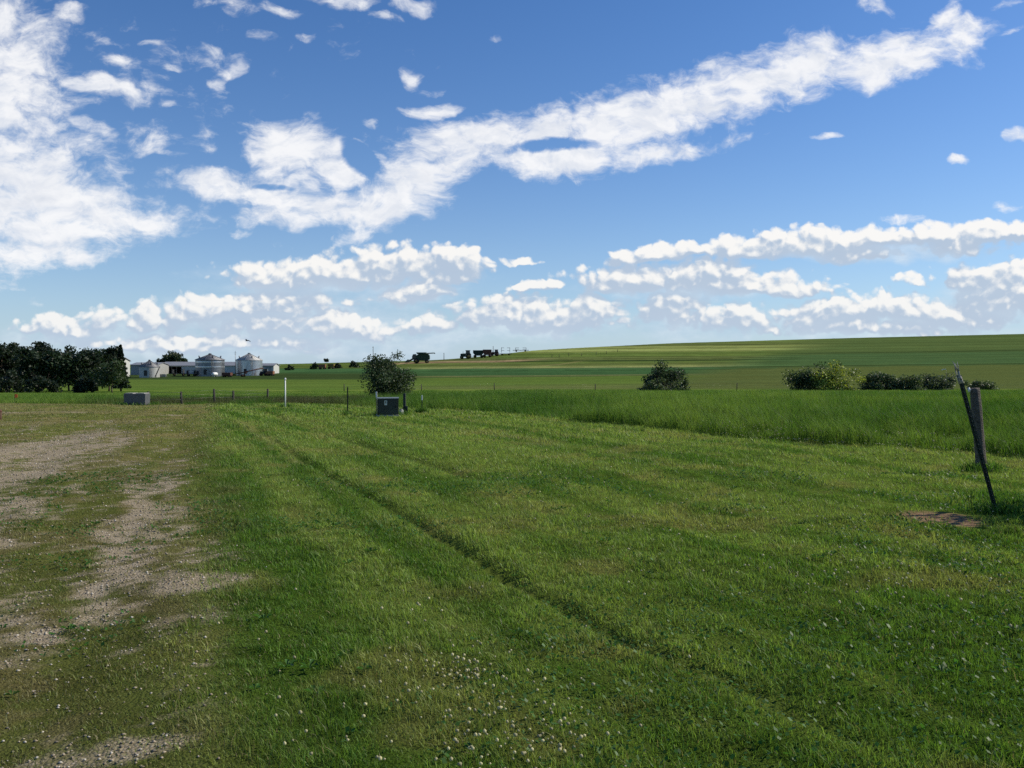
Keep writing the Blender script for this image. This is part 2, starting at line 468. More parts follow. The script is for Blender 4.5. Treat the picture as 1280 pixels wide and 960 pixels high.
parts = []
for y0, y1, dens, hh, ww, bent in [(1.6, 4.4, 7600, .034, .0036, True), (4.4, 6.4, 5200, .036, .0048, True), (6.4, 9, 3300, .038, .0062, True), (9, 13, 1700, .042, .0085, False),
                                   (13, 18, 950, .046, .012, False), (18, 26, 480, .055, .019, False), (26, 39, 230, .06, .032, False)]:
    x, y = scatter(y0, y1, dens)
    g = gravel_mask(x, y); d = dirt_mask(x, y)
    keep = (y < edge_y(x) + .2) & (rng.random(len(x)) > np.clip(g * 1.1 - .08, 0, .86)) & (rng.random(len(x)) > d * .95)
    t = drive_t(x, y)
    worn = sstep(.5, -.6, t)
    keep &= rng.random(len(x)) > worn * .38
    x = x[keep]; y = y[keep]; worn = worn[keep]
    n = len(x)
    rut = np.maximum(np.exp(-(poly_dist(x, y, RUT_MAIN) / .09) ** 2) * (.4 + .6 * sstep(3.8, 5.5, y)), np.exp(-(poly_dist(x, y, RUT_FAR) / .13) ** 2))
    clump = sstep(.15, .85, fbm(x * 3.2, y * 3.2, 80, 2) * .45 + fbm(x * 9, y * 9, 82, 2) * .55)
    h = hh * rng.uniform(.55, 1.35, n) * (.35 + 1.35 * clump) * (1 - .45 * worn) * (1 - .45 * rut)
    h *= 1 + 1.1 * (rng.random(n) < .012)
    w = ww * rng.uniform(.7, 1.35, n)
    c = lawn_tint(x, y)
    c = c * (rng.uniform(.50, 1.55, n) * (.72 + .56 * fbm(x * 8, y * 8, 81, 2)))[:, None]
    dead = rng.random(n) < (.035 + .26 * worn)
    c[dead] = np.array([.25, .22, .105]) * rng.uniform(.6, 1.2, dead.sum())[:, None]
    blue = rng.random(n) < .1
    c[blue] = c[blue] * np.array([.85, .95, 1.2])
    parts.append(blades(x, y, h, w, c, np.full(n, .42), bent))
# clover leaves and broad weeds lying among the blades
n = 60000
x = rng.uniform(-7, 8, n); y = 1.8 + 11 * rng.random(n) ** 1.6
k = (fbm(x * .8, y * .8, 85, 3) > .53) & (np.abs(x) < .63 * y + 1.5) & (gravel_mask(x, y) < .5)
x = x[k]; y = y[k]; n = len(x)
yaw = rng.uniform(0, 6.28, n); r = rng.uniform(.005, .011, n) * (1 + y / 14)
z = ground_z(x, y) + rng.uniform(.015, .045, n)
ctr = np.stack([x, y, z], -1)
ca, sa = np.cos(yaw), np.sin(yaw)
tilt = rng.normal(0, .45, (n, 2))
def corner(a, b):
    dx = (ca * a - sa * b) * r; dy = (sa * a + ca * b) * r
    return ctr + np.stack([dx, dy, dx * tilt[:, 0] + dy * tilt[:, 1]], -1)
V = np.stack([corner(-1, 0), corner(0, .8), corner(1, .15), corner(.1, -.8)], 1).reshape(-1, 3)
o = (np.arange(n) * 4)[:, None]
Fc = np.concatenate([o + np.array([[0, 1, 2]]), o + np.array([[0, 2, 3]])])
cl = np.array([.045, .12, .020]) * rng.uniform(.7, 1.5, n)[:, None]
parts.append((V, Fc, np.repeat(cl, 4, 0)))
# broad leaved rosettes
cx = rng.uniform(-8, 9, 260); cy = 4.0 + 12 * rng.random(260) ** 1.3
k = (np.abs(cx) < .63 * cy + 1) & (gravel_mask(cx, cy) < .35); cx = cx[k]; cy = cy[k]
for x0, y0 in zip(cx, cy):
    m_ = rng.integers(5, 9); yaw = rng.uniform(0, 6.28) + np.arange(m_) * 6.28 / m_ + rng.normal(0, .25, m_)
    L_ = rng.uniform(.03, .065) * rng.uniform(.7, 1.2, m_); z0 = float(ground_z(np.array([x0]), np.array([y0]))[0]) + .012
    dx, dy = np.cos(yaw), np.sin(yaw); wv = L_ * .20
    P_ = lambda f, sd, hz_: np.stack([x0 + dx * L_ * f - dy * wv * sd, y0 + dy * L_ * f + dx * wv * sd, np.full(m_, z0) + hz_ * L_], -1)
    Vr = np.stack([P_(.1, 0, .1), P_(.6, 1, .55), P_(1., 0, .42), P_(.6, -1, .5)], 1).reshape(-1, 3)
    o = (np.arange(m_) * 4)[:, None]
    parts.append((Vr, np.concatenate([o + np.array([[0, 1, 2]]), o + np.array([[0, 2, 3]])]), np.repeat(np.array([[.055, .13, .025]]) * rng.uniform(.7, 1.5, (m_, 1)), 4, 0)))
# uncut tufts around everything the mower cannot reach
for c_, r_, rad_, hh_, nn_ in [(1247, 641, .22, .12, 420), (1228, 587, .24, .16, 420), (484, 520, .50, .15, 900), (171, 503, .75, .16, 900), (356, 508, .16, .16, 200), (434, 519, .14, .16, 160), (505, 518, .2, .18, 240), (527, 516, .2, .18, 240), (1262, 628, .5, .10, 900)]:
    x0, y0 = lawn_pt(c_, r_)
    x = rng.normal(x0, rad_ * .6, nn_); y = rng.normal(y0 - .03, rad_ * .6, nn_)
    parts.append(blades(x, y, hh_ * rng.uniform(.4, 1.3, nn_), rng.uniform(.006, .010, nn_) * (1 + y0 / 20), np.array([.075, .155, .025]) * rng.uniform(.6, 1.4, nn_)[:, None], np.full(nn_, .4), True))
V, Fc, T = join(parts)
lawn = array_mesh('lawn_grass', V, Fc, M_BLADE, T)
tag(lawn, 'short mown lawn grass with clover, yellower along the wheel tracks', 'grass', kind='stuff')

# tall unmown meadow grass
parts = []
def tall(y0, y1, dens, hh, ww, xlo=None, xhi=None, seg=True):
    half = .64 * y1 + 6
    n = int((y1 - y0) * 2 * half * dens)
    x = rng.uniform(-half, half, n); y = rng.uniform(y0, y1, n)
    e = edge_y(x)
    k = (np.abs(x) < .64 * y + 6) & (y > e - .05)
    x, y, e = x[k], y[k], e[k]
    n = len(x)
    clump = fbm(x * .6, y * .6, 95, 3) * .55 + fbm(x * 1.7, y * 1.7, 98, 2) * .45
    ramp = sstep(-.1, .9, y - e)
    left = sstep(-4.5, -9, x)
    h = hh * rng.uniform(.6, 1.2, n) * (.25 + 1.35 * sstep(.2, .8, clump)) * (.72 + .28 * ramp) * (1 - .36 * left) * (1 - .75 * left * sstep(46, 51, y))
    w = ww * rng.uniform(.7, 1.4, n)
    n1 = sstep(.3, .7, fbm(x * .16, y * .16, 96, 4) * .6 + fbm(x * 1.1, y * 1.1, 99, 3) * .4)[:, None]
    c = np.array([.062, .140, .020]) * (1 - n1) + np.array([.170, .255, .048]) * n1
    brown = (left * sstep(.36, .52, fbm(x * .35, y * .5, 97, 3)) * sstep(-21, -17, x) * sstep(50, 46, y) * .85)[:, None]
    c = c * (1 - brown) + np.array([.070, .066, .036]) * brown
    c = c * rng.uniform(.75, 1.28, n)[:, None]
    seed = rng.random(n) < .04
    c[seed] = np.array([.15, .17, .06]) * rng.uniform(.7, 1.2, seed.sum())[:, None]
    parts.append(blades(x, y, h, w, c, np.full(n, .38), seg))
tall(9, 26, 620, .42, .010)
tall(26, 48, 260, .40, .016, seg=False)
tall(48, 80, 60, .34, .034, seg=False)
tall(80, 149, 20, .28, .065, seg=False)
V, Fc, T = join(parts)
meadow = array_mesh('meadow_grass', V, Fc, M_TALL, T)
tag(meadow, 'tall unmown green grass filling the field beyond the lawn edge', 'grass', kind='stuff')

# gravel stones
n = 150000
y = 2.0 + 24 * rng.random(n) ** 1.7; x = rng.uniform(-1, .2, n) * (.64 * y + 1.5)
k = rng.random(n) < gravel_mask(x, y) * .45 + .07 * sstep(.2, -.5, drive_t(x, y)) * fbm(x * 1.5, y * 1.5, 19, 3)
x, y = x[k], y[k]
n2 = 300; a = rng.uniform(0, 6.28, n2); rr = rng.random(n2) ** .5
n = len(x)
oct_v = np.array([[1, 0, 0], [0, 1, 0], [-1, 0, 0], [0, -1, 0], [0, 0, 1], [0, 0, -1]], float)
oct_f = np.array([[0, 1, 4], [1, 2, 4], [2, 3, 4], [3, 0, 4], [1, 0, 5], [2, 1, 5], [3, 2, 5], [0, 3, 5]])
sc = rng.uniform(.0035, .0095, n)[:, None, None] * (1 + y / 16)[:, None, None]
vv = oct_v[None] * rng.uniform(.6, 1.3, (n, 6, 3)) * np.array([1, 1, .6])
yaw = rng.uniform(0, 6.28, n); ca, sa = np.cos(yaw)[:, None], np.sin(yaw)[:, None]
vv = np.stack([vv[..., 0] * ca - vv[..., 1] * sa, vv[..., 0] * sa + vv[..., 1] * ca, vv[..., 2]], -1) * sc
vv = vv + np.stack([x, y, ground_z(x, y) + .004], -1)[:, None, :]
fc = (np.arange(n) * 6)[:, None, None] + oct_f[None]
pal = np.array([[.36, .30, .22], [.26, .215, .15], [.46, .42, .35], [.19, .165, .12], [.32, .26, .18]])
tc = pal[rng.integers(0, 5, n)] * rng.uniform(.7, 1.2, n)[:, None]
m_st, t_, b_ = new_mat('pebble'); t_.put(b_.inputs['Base Color'], t_.attr('tint')); b_.inputs['Roughness'].default_value = .85
gravel = array_mesh('gravel', vv.reshape(-1, 3), fc.reshape(-1, 3), m_st, np.repeat(tc, 6, 0))
tag(gravel, 'tan and pale grey pebbles strewn along the worn track', 'gravel', kind='stuff')

# white clover heads
pts = []
def flowers(c, r, sx, sy, n):
    cx, cy = lawn_pt(c, r)
    pts.append(np.stack([rng.normal(cx, sx, n), rng.normal(cy, sy, n)], -1))
flowers(565, 842, .17, .17, 65); flowers(650, 945, .22, .22, 120); flowers(590, 880, .3, .2, 40); flowers(420, 930, .25, .25, 14); flowers(480, 760, .25, .25, 10)
flowers(1150, 742, .55, .45, 60); flowers(1110, 720, .5, .4, 25); flowers(1050, 660, .9, .8, 30); flowers(1200, 600, .9, .5, 60); flowers(820, 590, 1.5, 1.2, 25)
flowers(400, 610, .7, 1.0, 25); flowers(700, 620, 1.2, 1.2, 25); flowers(950, 640, 1.3, 1.0, 30); flowers(1230, 800, .5, .4, 20); flowers(900, 700, .8, .6, 30)
pts.append(np.stack([rng.uniform(-2, 9, 160), 2.5 + 14 * rng.random(160) ** 1.5], -1))
# the flowering strip along the meadow edge
xe = rng.uniform(4.5, 9.4, 420); pts.append(np.stack([xe, edge_y(xe) + rng.uniform(-.25, .35, 420)], -1))
P = np.concatenate(pts); P = P[(gravel_mask(P[:, 0], P[:, 1]) < .4)]
n = len(P)
ico = bmesh.new(); bmesh.ops.create_icosphere(ico, subdivisions=1, radius=1)
iv = np.array([v.co[:] for v in ico.verts]); ico.verts.index_update(); inf = np.array([[v.index for v in f.verts] for f in ico.faces]); ico.free()
rad = rng.uniform(.0045, .0095, n) * (1 + P[:, 1] / 40)
hz_ = np.where(P[:, 1] > edge_y(P[:, 0]) - .05, rng.uniform(.08, .34, n), rng.uniform(.05, .09, n))
vv = iv[None] * rad[:, None, None] * rng.uniform(.75, 1.2, (n, len(iv), 1)) + np.stack([P[:, 0], P[:, 1], ground_z(P[:, 0], P[:, 1]) + hz_], -1)[:, None, :]
fc = (np.arange(n) * len(iv))[:, None, None] + inf[None]
tc = np.array([.58, .54, .32]) * rng.uniform(.5, 1.15, n)[:, None]
fl = array_mesh('clover_flowers', vv.reshape(-1, 3), fc.reshape(-1, 3), M_PETAL, np.repeat(tc, len(iv), 0), smooth=True)
tag(fl, 'small white clover heads dotted through the lawn', 'flowers', kind='stuff')

# ------------------------------------------------------------------ trees and shrubs
def crown_mesh(name, H, W, D, z0, n, size, tint, seed, parent, mode='round', clumps=26, ragged=.35, tint2=None):
    r = np.random.default_rng(seed)
    cz = (z0 + H) / 2; hz2 = (H - z0) / 2
    if mode == 'conifer':
        tt = r.random(n) ** 1.05
        rad = (1 - tt) ** .8 * W / 2 * (.6 + .4 * np.abs(np.sin(tt * 30))) * r.random(n) ** .4
        a = r.uniform(0, 6.28, n)
        p = np.stack([np.cos(a) * rad, np.sin(a) * rad, z0 + tt * (H - z0) - rad * .25], -1)
        ck = r.random(n)
    else:
        dirs = r.normal(0, 1, (clumps, 3)); dirs /= np.linalg.norm(dirs, axis=1)[:, None]
        rr = r.uniform(.35, 1., clumps) ** .5
        rr *= 1 + r.normal(0, ragged * .35, clumps)
        C = dirs * rr[:, None] * np.array([W / 2, D / 2, hz2]) * .82
        if mode == 'vase':      # narrower foot
            sh = .62 + .38 * sstep(-1, .2, C[:, 2] / hz2); C[:, 0] *= sh; C[:, 1] *= sh
        if mode == 'mound':     # flat foot, widest low down
            C[:, 2] = np.abs(C[:, 2]) * 1.9 - hz2 * .9
            sh = np.sqrt(np.clip(1 - ((C[:, 2] + hz2) / (2 * hz2)) ** 2, .1, 1)); C[:, 0] *= sh; C[:, 1] *= sh
        C[:, 2] += cz
        ci = r.integers(0, clumps, n)
        cr = r.uniform(.16, .30, clumps) * min(W, 2 * hz2)
        q = r.normal(0, 1, (n, 3)); q /= np.linalg.norm(q, axis=1)[:, None]
        q *= (r.random(n) ** .45)[:, None]
        p = C[ci] + q * cr[ci][:, None] * np.array([1, 1, .8])
        p[:, 2] = np.where(p[:, 2] < .03, .03 + r.random(n) * .5, p[:, 2])
        ck = r.uniform(0, 1, clumps)[ci]
    s = size * r.uniform(.6, 1.4, n)
    nrm = r.normal(0, 1, (n, 3)) + np.array([0, 0, .5]); nrm /= np.linalg.norm(nrm, axis=1)[:, None]
    a = np.cross(nrm, r.normal(0, 1, (n, 3))); a /= np.linalg.norm(a, axis=1)[:, None]
    b = np.cross(nrm, a)
    A = a * s[:, None]; B = b * (s * .62)[:, None]
    V = np.stack([p - A, p + B, p + A * 1.1, p - B], 1).reshape(-1, 3)
    Fc = (np.arange(n) * 4)[:, None] + np.array([[0, 1, 2, 3]])
    c = np.array(tint)[None] * (.75 + .5 * ck)[:, None] * r.uniform(.7, 1.35, n)[:, None]
    if tint2 is not None:
        k = r.random(n) < np.where(ck > .45, .8, .1); c[k] = np.array(tint2) * r.uniform(.7, 1.3, k.sum())[:, None]
    return array_mesh(name, V, Fc, M_LEAF, np.repeat(c, 4, 0), parent)

def tree(name, label, cat, loc, H, W, z0, n, size, tint, seed, group=None, mode='round', trunk_r=None, D=None, clumps=26, tint2=None, stems=1, ragged=.35):
    o = thing(name, label, cat, loc, 0, group)
    rr = random.Random(seed)
    tr = trunk_r or H * .022
    m = MB()
    for k in range(stems):
        bx, by = (0, 0) if stems == 1 else (rr.uniform(-.2, .2) * W, rr.uniform(-.15, .15) * W)
        pts_ = [Vector((bx * .4, by * .4, -.15))]
        top = H * .8 if mode == 'conifer' else z0 + (H - z0) * .55
        for i in range(1, 5):
            pts_.append(Vector((bx * (.4 + .6 * i / 4) + rr.uniform(-.04, .04) * W, by * (.4 + .6 * i / 4) + rr.uniform(-.04, .04) * W, top * i / 4)))
        for i in range(4): m.tube(pts_[i], pts_[i + 1], tr * (1 - .19 * i), tr * (1 - .19 * (i + 1)), 8, caps=(i in (0, 3)))
        if mode != 'conifer':
            for j in range(6 if stems == 1 else 2):
                s0 = pts_[2 + j % 3]; an = rr.uniform(0, 6.28); L = W * rr.uniform(.22, .4)
                e1 = s0 + Vector((math.cos(an) * L * .6, math.sin(an) * L * .6, L * .5)); e2 = e1 + Vector((math.cos(an + .4) * L * .5, math.sin(an + .4) * L * .5, L * .5))
                m.tube(s0, e1, tr * .45, tr * .28, 6); m.tube(e1, e2, tr * .28, tr * .1, 6)
    m.build('trunk' if stems == 1 else 'stems', M_BARK, o)
    crown_mesh('crown', H, W, D or W, z0, n, size, tint, seed, o, mode, clumps, ragged, tint2)
    return o

def h_to(row, loc):                # height that reaches a photograph row from a foot point
    return EYE + (HORIZON - row) / F * loc.y - loc.z

GT = 'trees in the grove on the left'
DARKG = (.020, .036, .016)
grove = [(-34, 425, 46, 142, 'round', 'dark leafy tree at the outer end of the left grove'),
         (-14, 428, 32, 148, 'round', 'dark tree standing past the tall leftmost grove tree'),
         (2, 420, 26, 140, 'round', 'tallest dark tree of the left grove, at its outer end'),
         (20, 429, 26, 150, 'round', 'dark round tree beside the tallest tree of the grove'),
         (35, 431, 24, 137, 'vase', 'dark tree in the grove above the orange marker flag'),
         (52, 427, 26, 150, 'round', 'dark pointed crown rising second highest in the grove'),
         (71, 434, 28, 139, 'round', 'broad dark tree in the middle of the grove'),
         (86, 433, 22, 152, 'vase', 'narrow dark tree behind the middle of the grove'),
         (107, 435, 28, 141, 'round', 'dark low crowned tree right of the grove centre'),
         (122, 434, 24, 152, 'round', 'dark tree in front of the white barn side, left of the small grove gap'),
         (136, 432, 22, 150, 'vase', 'dark tree next to the pointed conifer in the grove')]
for i, (c, top, wpx, Y, md, lb) in enumerate(grove):
    lo = land(c, Y); W = wpx / F * Y * 1.5
    tree('grove_tree', lb, 'tree', lo, h_to(top, lo), W, .6, 5000, .22, tuple(v * (1 + .25 * math.sin(i * 2.3)) for v in DARKG), 100 + i, GT, md, D=W, clumps=30)
lo = land(151, 147)
tree('conifer_tree', 'slim pointed dark conifer at the right end of the grove', 'tree', lo, h_to(431.5, lo), 3.3, .8, 2800, .22, (.016, .030, .016), 140, GT, 'conifer')
lo = land(140, 126)
tree('grove_tree', 'lighter green open crowned tree at the front right corner of the grove', 'tree', lo, h_to(448, lo), 5.0, .5, 2200, .17, (.036, .060, .022), 141, GT, 'round', clumps=20)
for i, (c, top, wpx, Y, lb) in enumerate([(12, 462, 40, 128, 'low dark bush under the outermost grove trees'), (52, 466, 40, 126, 'low dark bush filling the foot of the grove'), (108, 468, 32, 127, 'low dark bush before the grove trunks, right of the gap')]):
    lo = land(c, Y)
    tree('grove_bush', lb, 'bush', lo, h_to(top, lo), wpx / F * Y * 1.1, .1, 2200, .17, (.020, .034, .016), 160 + i, 'bushes at the foot of the grove', 'mound', stems=4, trunk_r=.05)

lo = land(216, 325)
tree('round_tree', 'dark domed tree showing over the roof of the long shed', 'tree', lo, h_to(440.5, lo), 10.5, 1.2, 4200, .40, (.030, .052, .020), 180, None, 'round', clumps=55)
lo = land(408, 447)
tree('skyline_tree', 'tiny lone tree standing on the left skyline', 'tree', lo, 2.6, 2.6, .5, 500, .3, (.03, .05, .02), 181, None, 'round')
# the big field tree by the cabinet
lo = land(485, 74)
tree('field_tree', 'dark bushy tree spreading behind the utility cabinet', 'tree', lo, h_to(449, lo), 66 / F * 74 * .92, -.75, 17000, .075, (.042, .066, .029), 190, None, 'round', trunk_r=.10, D=3.4, clumps=85, stems=3, ragged=1.1)
lo = land(484, 76.5)
tree('sapling', 'thin upright shoots poking out above the dark bushy tree', 'sapling', lo, h_to(441.5, lo), 1.3, 1.2, 700, .08, (.036, .056, .026), 191, None, 'vase', trunk_r=.03, D=.5, clumps=16, ragged=.5)
# shrubs of the far fence line
lo = land(832, 151)
tree('round_shrub', 'dark round shrub alone on the field edge below the slope', 'shrub', lo, h_to(454.5, lo), 7.6, -1.4, 8500, .16, (.040, .066, .028), 200, None, 'round', stems=4, trunk_r=.07, clumps=60, D=6, ragged=.5)
lo = land(841, 146); 
GS = 'shrubs along the field edge on the right'
for i, (c, top, wpx, Y, tn, tn2, lb) in enumerate([
    (1013, 458, 46, 150, (.028, .046, .018), None, 'dark green shrub at the left end of the field edge row'),
    (1047, 456, 54, 147, (.060, .085, .022), (.34, .38, .06), 'shrub with yellow green flowering top in the field edge row'),
    (1099, 465.5, 44, 150, (.028, .046, .022), None, 'small dark shrub right of the yellow topped shrub'),
    (1132, 468.5, 40, 149, (.050, .070, .030), None, 'low mid green shrub between two dark shrubs on the field edge'),
    (1168, 467.5, 52, 150, (.050, .066, .034), None, 'loose olive shrub behind the leaning steel post'),
    (1226, 473.5, 30, 158, (.044, .062, .028), None, 'flat wide olive shrub behind the wooden post'),
    (835, 474, 60, 146, (.05, .07, .03), None, 'low pale weeds growing at the foot of the lone round shrub')]):
    lo = land(c, Y)
    tree('field_shrub', lb, 'shrub', lo, h_to(top, lo), wpx / F * Y * 1.2, -1.6, 5200, .16, tuple(v * 1.7 for v in tn), 210 + i, GS, 'round', stems=4, trunk_r=.05, tint2=tn2, clumps=46, D=5, ragged=.7)
# unseen shrub, added just outside the view to shade the bare soil
tree('unseen_shrub', 'unseen leafy shrub past the leaning post, added to shade the bare dirt', 'shrub', Vector((7.7, 9.5, gz(7.7, 9.5))), 2.7, 2.8, .25, 5000, .045, (.04, .075, .02), 230, None, 'mound', stems=4, trunk_r=.03, clumps=30)

# ------------------------------------------------------------------ fence posts and markers
M_STEEL_G = paint('dark_green_steel', (.018, .030, .024), .5, vary=.4, scale=20, dirt=(.06, .035, .02))
M_BLACK = paint('black_steel', (.015, .015, .015), .5, vary=.3, scale=20)
M_WHITE = paint('white_plastic', (.75, .75, .72), .45, vary=.08, scale=8)
M_PALE = paint('pale_frayed_tape', (.40, .37, .32), .8, vary=.3, scale=40)
M_WIRE = paint('fence_wire', (.16, .15, .14), .45, metal=.7, vary=.2)
M_ORANGE = paint('orange_plastic', (.75, .16, .03), .55, vary=.15)
M_DORANGE = paint('faded_orange', (.20, .085, .04), .7, vary=.3, scale=3)
M_RUST = paint('rusty_red', (.10, .036, .022), .75, vary=.4, scale=3)
M_GRN = paint('machine_green', (.012, .034, .015), .6, vary=.2, scale=2)
M_DKM = paint('dark_machine', (.03, .03, .03), .6, vary=.3, scale=2)
M_TYRE = paint('tyre_rubber', (.018, .018, .018), .9, vary=.2)
M_YEL = paint('machine_yellow', (.16, .115, .02), .6, vary=.15, scale=2)
M_GLASS = paint('dark_glass', (.02, .025, .03), .1, vary=.05)
M_CONC = paint('concrete', (.32, .31, .29), .9, vary=.2, bump=.3)

# leaning steel T post
bx, by = lawn_pt(1247, 641); bz = gz(bx, by)
top = Vector((px(1195, by - .15), by - .15, EYE + (HORIZON - 457) / F * by))
ax = top - Vector((bx, by, bz)); L = ax.length
post = thing('steel_post', 'leaning dark green steel fence post with pale frayed top', 'fence post', (bx, by, bz))
post.rotation_mode = 'QUATERNION'; post.rotation_quaternion = Vector((0, 0, 1)).rotation_difference(ax.normalized())
def toothed(L0, L1, y0, y1, tooth, pitch_):
    """side outline of the stem: a straight back and a row of studs in front"""
    pts_ = [(y1, L0), (y1, L1), (y0, L1)]; z = L1 - .03
    while z > max(L0, 0) + .05:
        pts_ += [(y0, z), (y0 - tooth, z - .006), (y0 - tooth, z - .022), (y0, z - .028)]; z -= pitch_
    return pts_ + [(y0, L0)]
m = MB(); m.prism(toothed(-.3, L - .11, -.020, .030, .012, .054), -.006, .006); m.box((0, -.010, (L - .45) / 2), (.046, .008, L + .22))
m.build('stem', M_STEEL_G, post)
m = MB(); rr = random.Random(4)
for i in range(9):
    a = Vector((rr.uniform(-.022, .022), rr.uniform(-.02, .02), L - .16)); mid_ = a + Vector((rr.uniform(-.012, .012), rr.uniform(-.02, .02), .10)); e = mid_ + Vector((rr.uniform(-.03, .022), rr.uniform(-.03, .03), rr.uniform(.06, .13)))
    m.tube(a, mid_, .005, .0045, 6); m.tube(mid_, e, .0045, .0025, 6)
m.tube((0, -.002, L - .20), (0, -.002, L - .12), .027, .022, 12)
m.build('frayed_tape', M_PALE, post)

# wooden post
bx, by = lawn_pt(1228.5, 587); bz = gz(bx, by)
wp = thing('wooden_post', 'weathered round wooden fence post behind the leaning steel post', 'fence post', (bx, by, bz))
wp.rotation_euler = (0, R(-5.5), 0)
m = MB(); prof = [(.001, -.3), (.074, -.3), (.076, .05), (.073, .3), (.075, .5), (.071, .8), (.073, 1.0), (.070, 1.27), (.062, 1.292), (.03, 1.285), (.001, 1.30)]
m.lathe(prof, 22)
pm = m.build('post_shaft', M_WOODPOST, wp)
for v in pm.data.vertices:
    k = 1 + .06 * math.sin(v.co.x * 70 + v.co.y * 55) + .03 * math.sin(v.co.z * 9)
    v.co.x *= k; v.co.y *= k
m = MB(); m.tube((-.10, -.02, 1.24), (-.10, -.02, 1.31), .018, .014, 10); m.tube((-.06, -.02, 1.27), (-.105, -.02, 1.27), .008, .008, 8)
m.build('insulator', M_WHITE, wp)

# white pipe
bx, by = lawn_pt(356.5, 508.5); bz = gz(bx, by)
p = thing('white_pipe', 'thin white plastic pipe standing upright at the lawn edge', 'marker pipe', (bx, by, bz))
m = MB(); m.tube((0, 0, -.2), (0, 0, 1.10), .024, .024, 14); m.build('pipe', M_WHITE, p)
m = MB(); m.tube((0, 0, 1.10), (0, 0, 1.17), .036, .036, 14).tube((0, 0, 1.17), (0, 0, 1.19), .036, .02, 14); m.build('cap', M_WHITE, p)

def t_post(name, label, c, row_b, row_t, mat, w=.035, pale_top=False, group=None):
    bx, by = lawn_pt(c, row_b); bz = gz(bx, by); H = (row_b - row_t) / F * by
    o = thing(name, label, 'fence post', (bx, by, bz), 0, group)
    m = MB(); m.prism(toothed(-.25, H - .002, -w * .35, w * .8, w * .3, .07), -.005, .005); m.box((0, -w * .16, H / 2 - .13), (w, .007, H + .2))
    m.build('stem', mat, o)
    if pale_top:
        m = MB(); m.box((0, -.006, H - .07), (w * 1.25, .028, .17), bevel=.004); m.build('painted_tip', M_WHITE, o)
    return o
t_post('steel_post', 'black steel post standing left of the utility cabinet on the lawn', 434.5, 519, 483, M_BLACK, .04)
t_post('steel_post', 'thin post with pale tip touching the left side of the cabinet', 470.5, 519, 490, M_BLACK, .036, True)
t_post('steel_post', 'white tipped marker post in the grass right of the cabinet', 527.5, 516, 495, M_STEEL_G, .032, True)
# square wood post right of the cabinet with little pedestal
bx, by = lawn_pt(505.5, 518); bz = gz(bx, by)
o = thing('wooden_post', 'dark wooden post just right of the utility cabinet', 'fence post', (bx, by, bz))
m = MB(); m.box((0, 0, .26), (.085, .085, .92), bevel=.008); m.build('post_shaft', paint('dark_wood', (.045, .05, .045), .85, vary=.4, scale=12, bump=.4), o)
m = MB(); m.tube((.0, -.05, .18), (.10, -.05, .24), .02, .02, 8); m.box((.08, -.06, .22), (.07, .05, .16), bevel=.006); m.build('bracket', M_STEEL_G, o)

# utility cabinet
bx, by = lawn_pt(484, 521); bz = gz(bx, by)
CAB = paint('dark_green_enamel', (.016, .024, .020), .35, vary=.2, scale=3, dirt=(.03, .045, .04))
CABT = paint('pale_green_enamel', (.12, .145, .12), .4, vary=.2, scale=4)  # lid enamel, a paler green than the body
o = thing('utility_cabinet', 'squat dark green utility cabinet with pale sticker on the lawn', 'utility box', (bx, by, bz), R(13))
w, d, h = .66, .62, .50
m = MB(); m.box((0, 0, .02), (w + .03, d + .03, .09), bevel=.01); m.build('concrete_pad', M_CONC, o)
m = MB(); m.box((0, 0, .065 + h / 2), (w, d, h), bevel=.012); m.build('cabinet_body', CAB, o)
m = MB(); m.prism([(-d / 2 - .022, .565), (-d / 2 - .022, .59), (-.05, .615), (d / 2 + .02, .60), (d / 2 + .02, .565)], -w / 2 - .018, w / 2 + .018); lid = m.build('lid', CABT, o)
m = MB(); m.box((0, -d / 2 - .006, .32), (w - .08, .012, .44), bevel=.004); dr = m.build('door', CAB, o)
m = MB(); m.box((.25, -d / 2 - .026, .33), (.03, .03, .10), bevel=.006); m.build('handle', M_BLACK, dr)
for s_ in (.15, .48):
    m = MB(); m.tube((-w / 2 + .035, -d / 2 - .014, s_ - .035), (-w / 2 + .035, -d / 2 - .014, s_ + .035), .010, .010, 8); m.build('hinge', M_BLACK, dr)
m = MB(); m.box((-.075, -d / 2 - .014, .445), (.085, .004, .145)); st = m.build('sticker', paint('sticker_white', (.62, .62, .56), .5, vary=.1), o)
m = MB(); m.box((-.075, -d / 2 - .0175, .46), (.045, .003, .075)); m.build('print', paint('sticker_ink', (.18, .17, .14), .6), st)
# small pale pedestal
bx, by = lawn_pt(501.5, 519.5); bz = gz(bx, by)
o = thing('meter_can', 'small pale grey can between the cabinet and dark wooden post', 'meter can', (bx, by, bz))
m = MB(); m.tube((0, 0, -.03), (0, 0, .17), .075, .07, 16).tube((0, 0, .17), (0, 0, .20), .07, .03, 16); m.build('can_body', paint('dull_grey', (.25, .26, .25), .6, vary=.3), o)
m = MB(); m.box((-.02, -.074, .12), (.07, .02, .06), bevel=.006); m.build('cover_plate', M_WHITE, o)

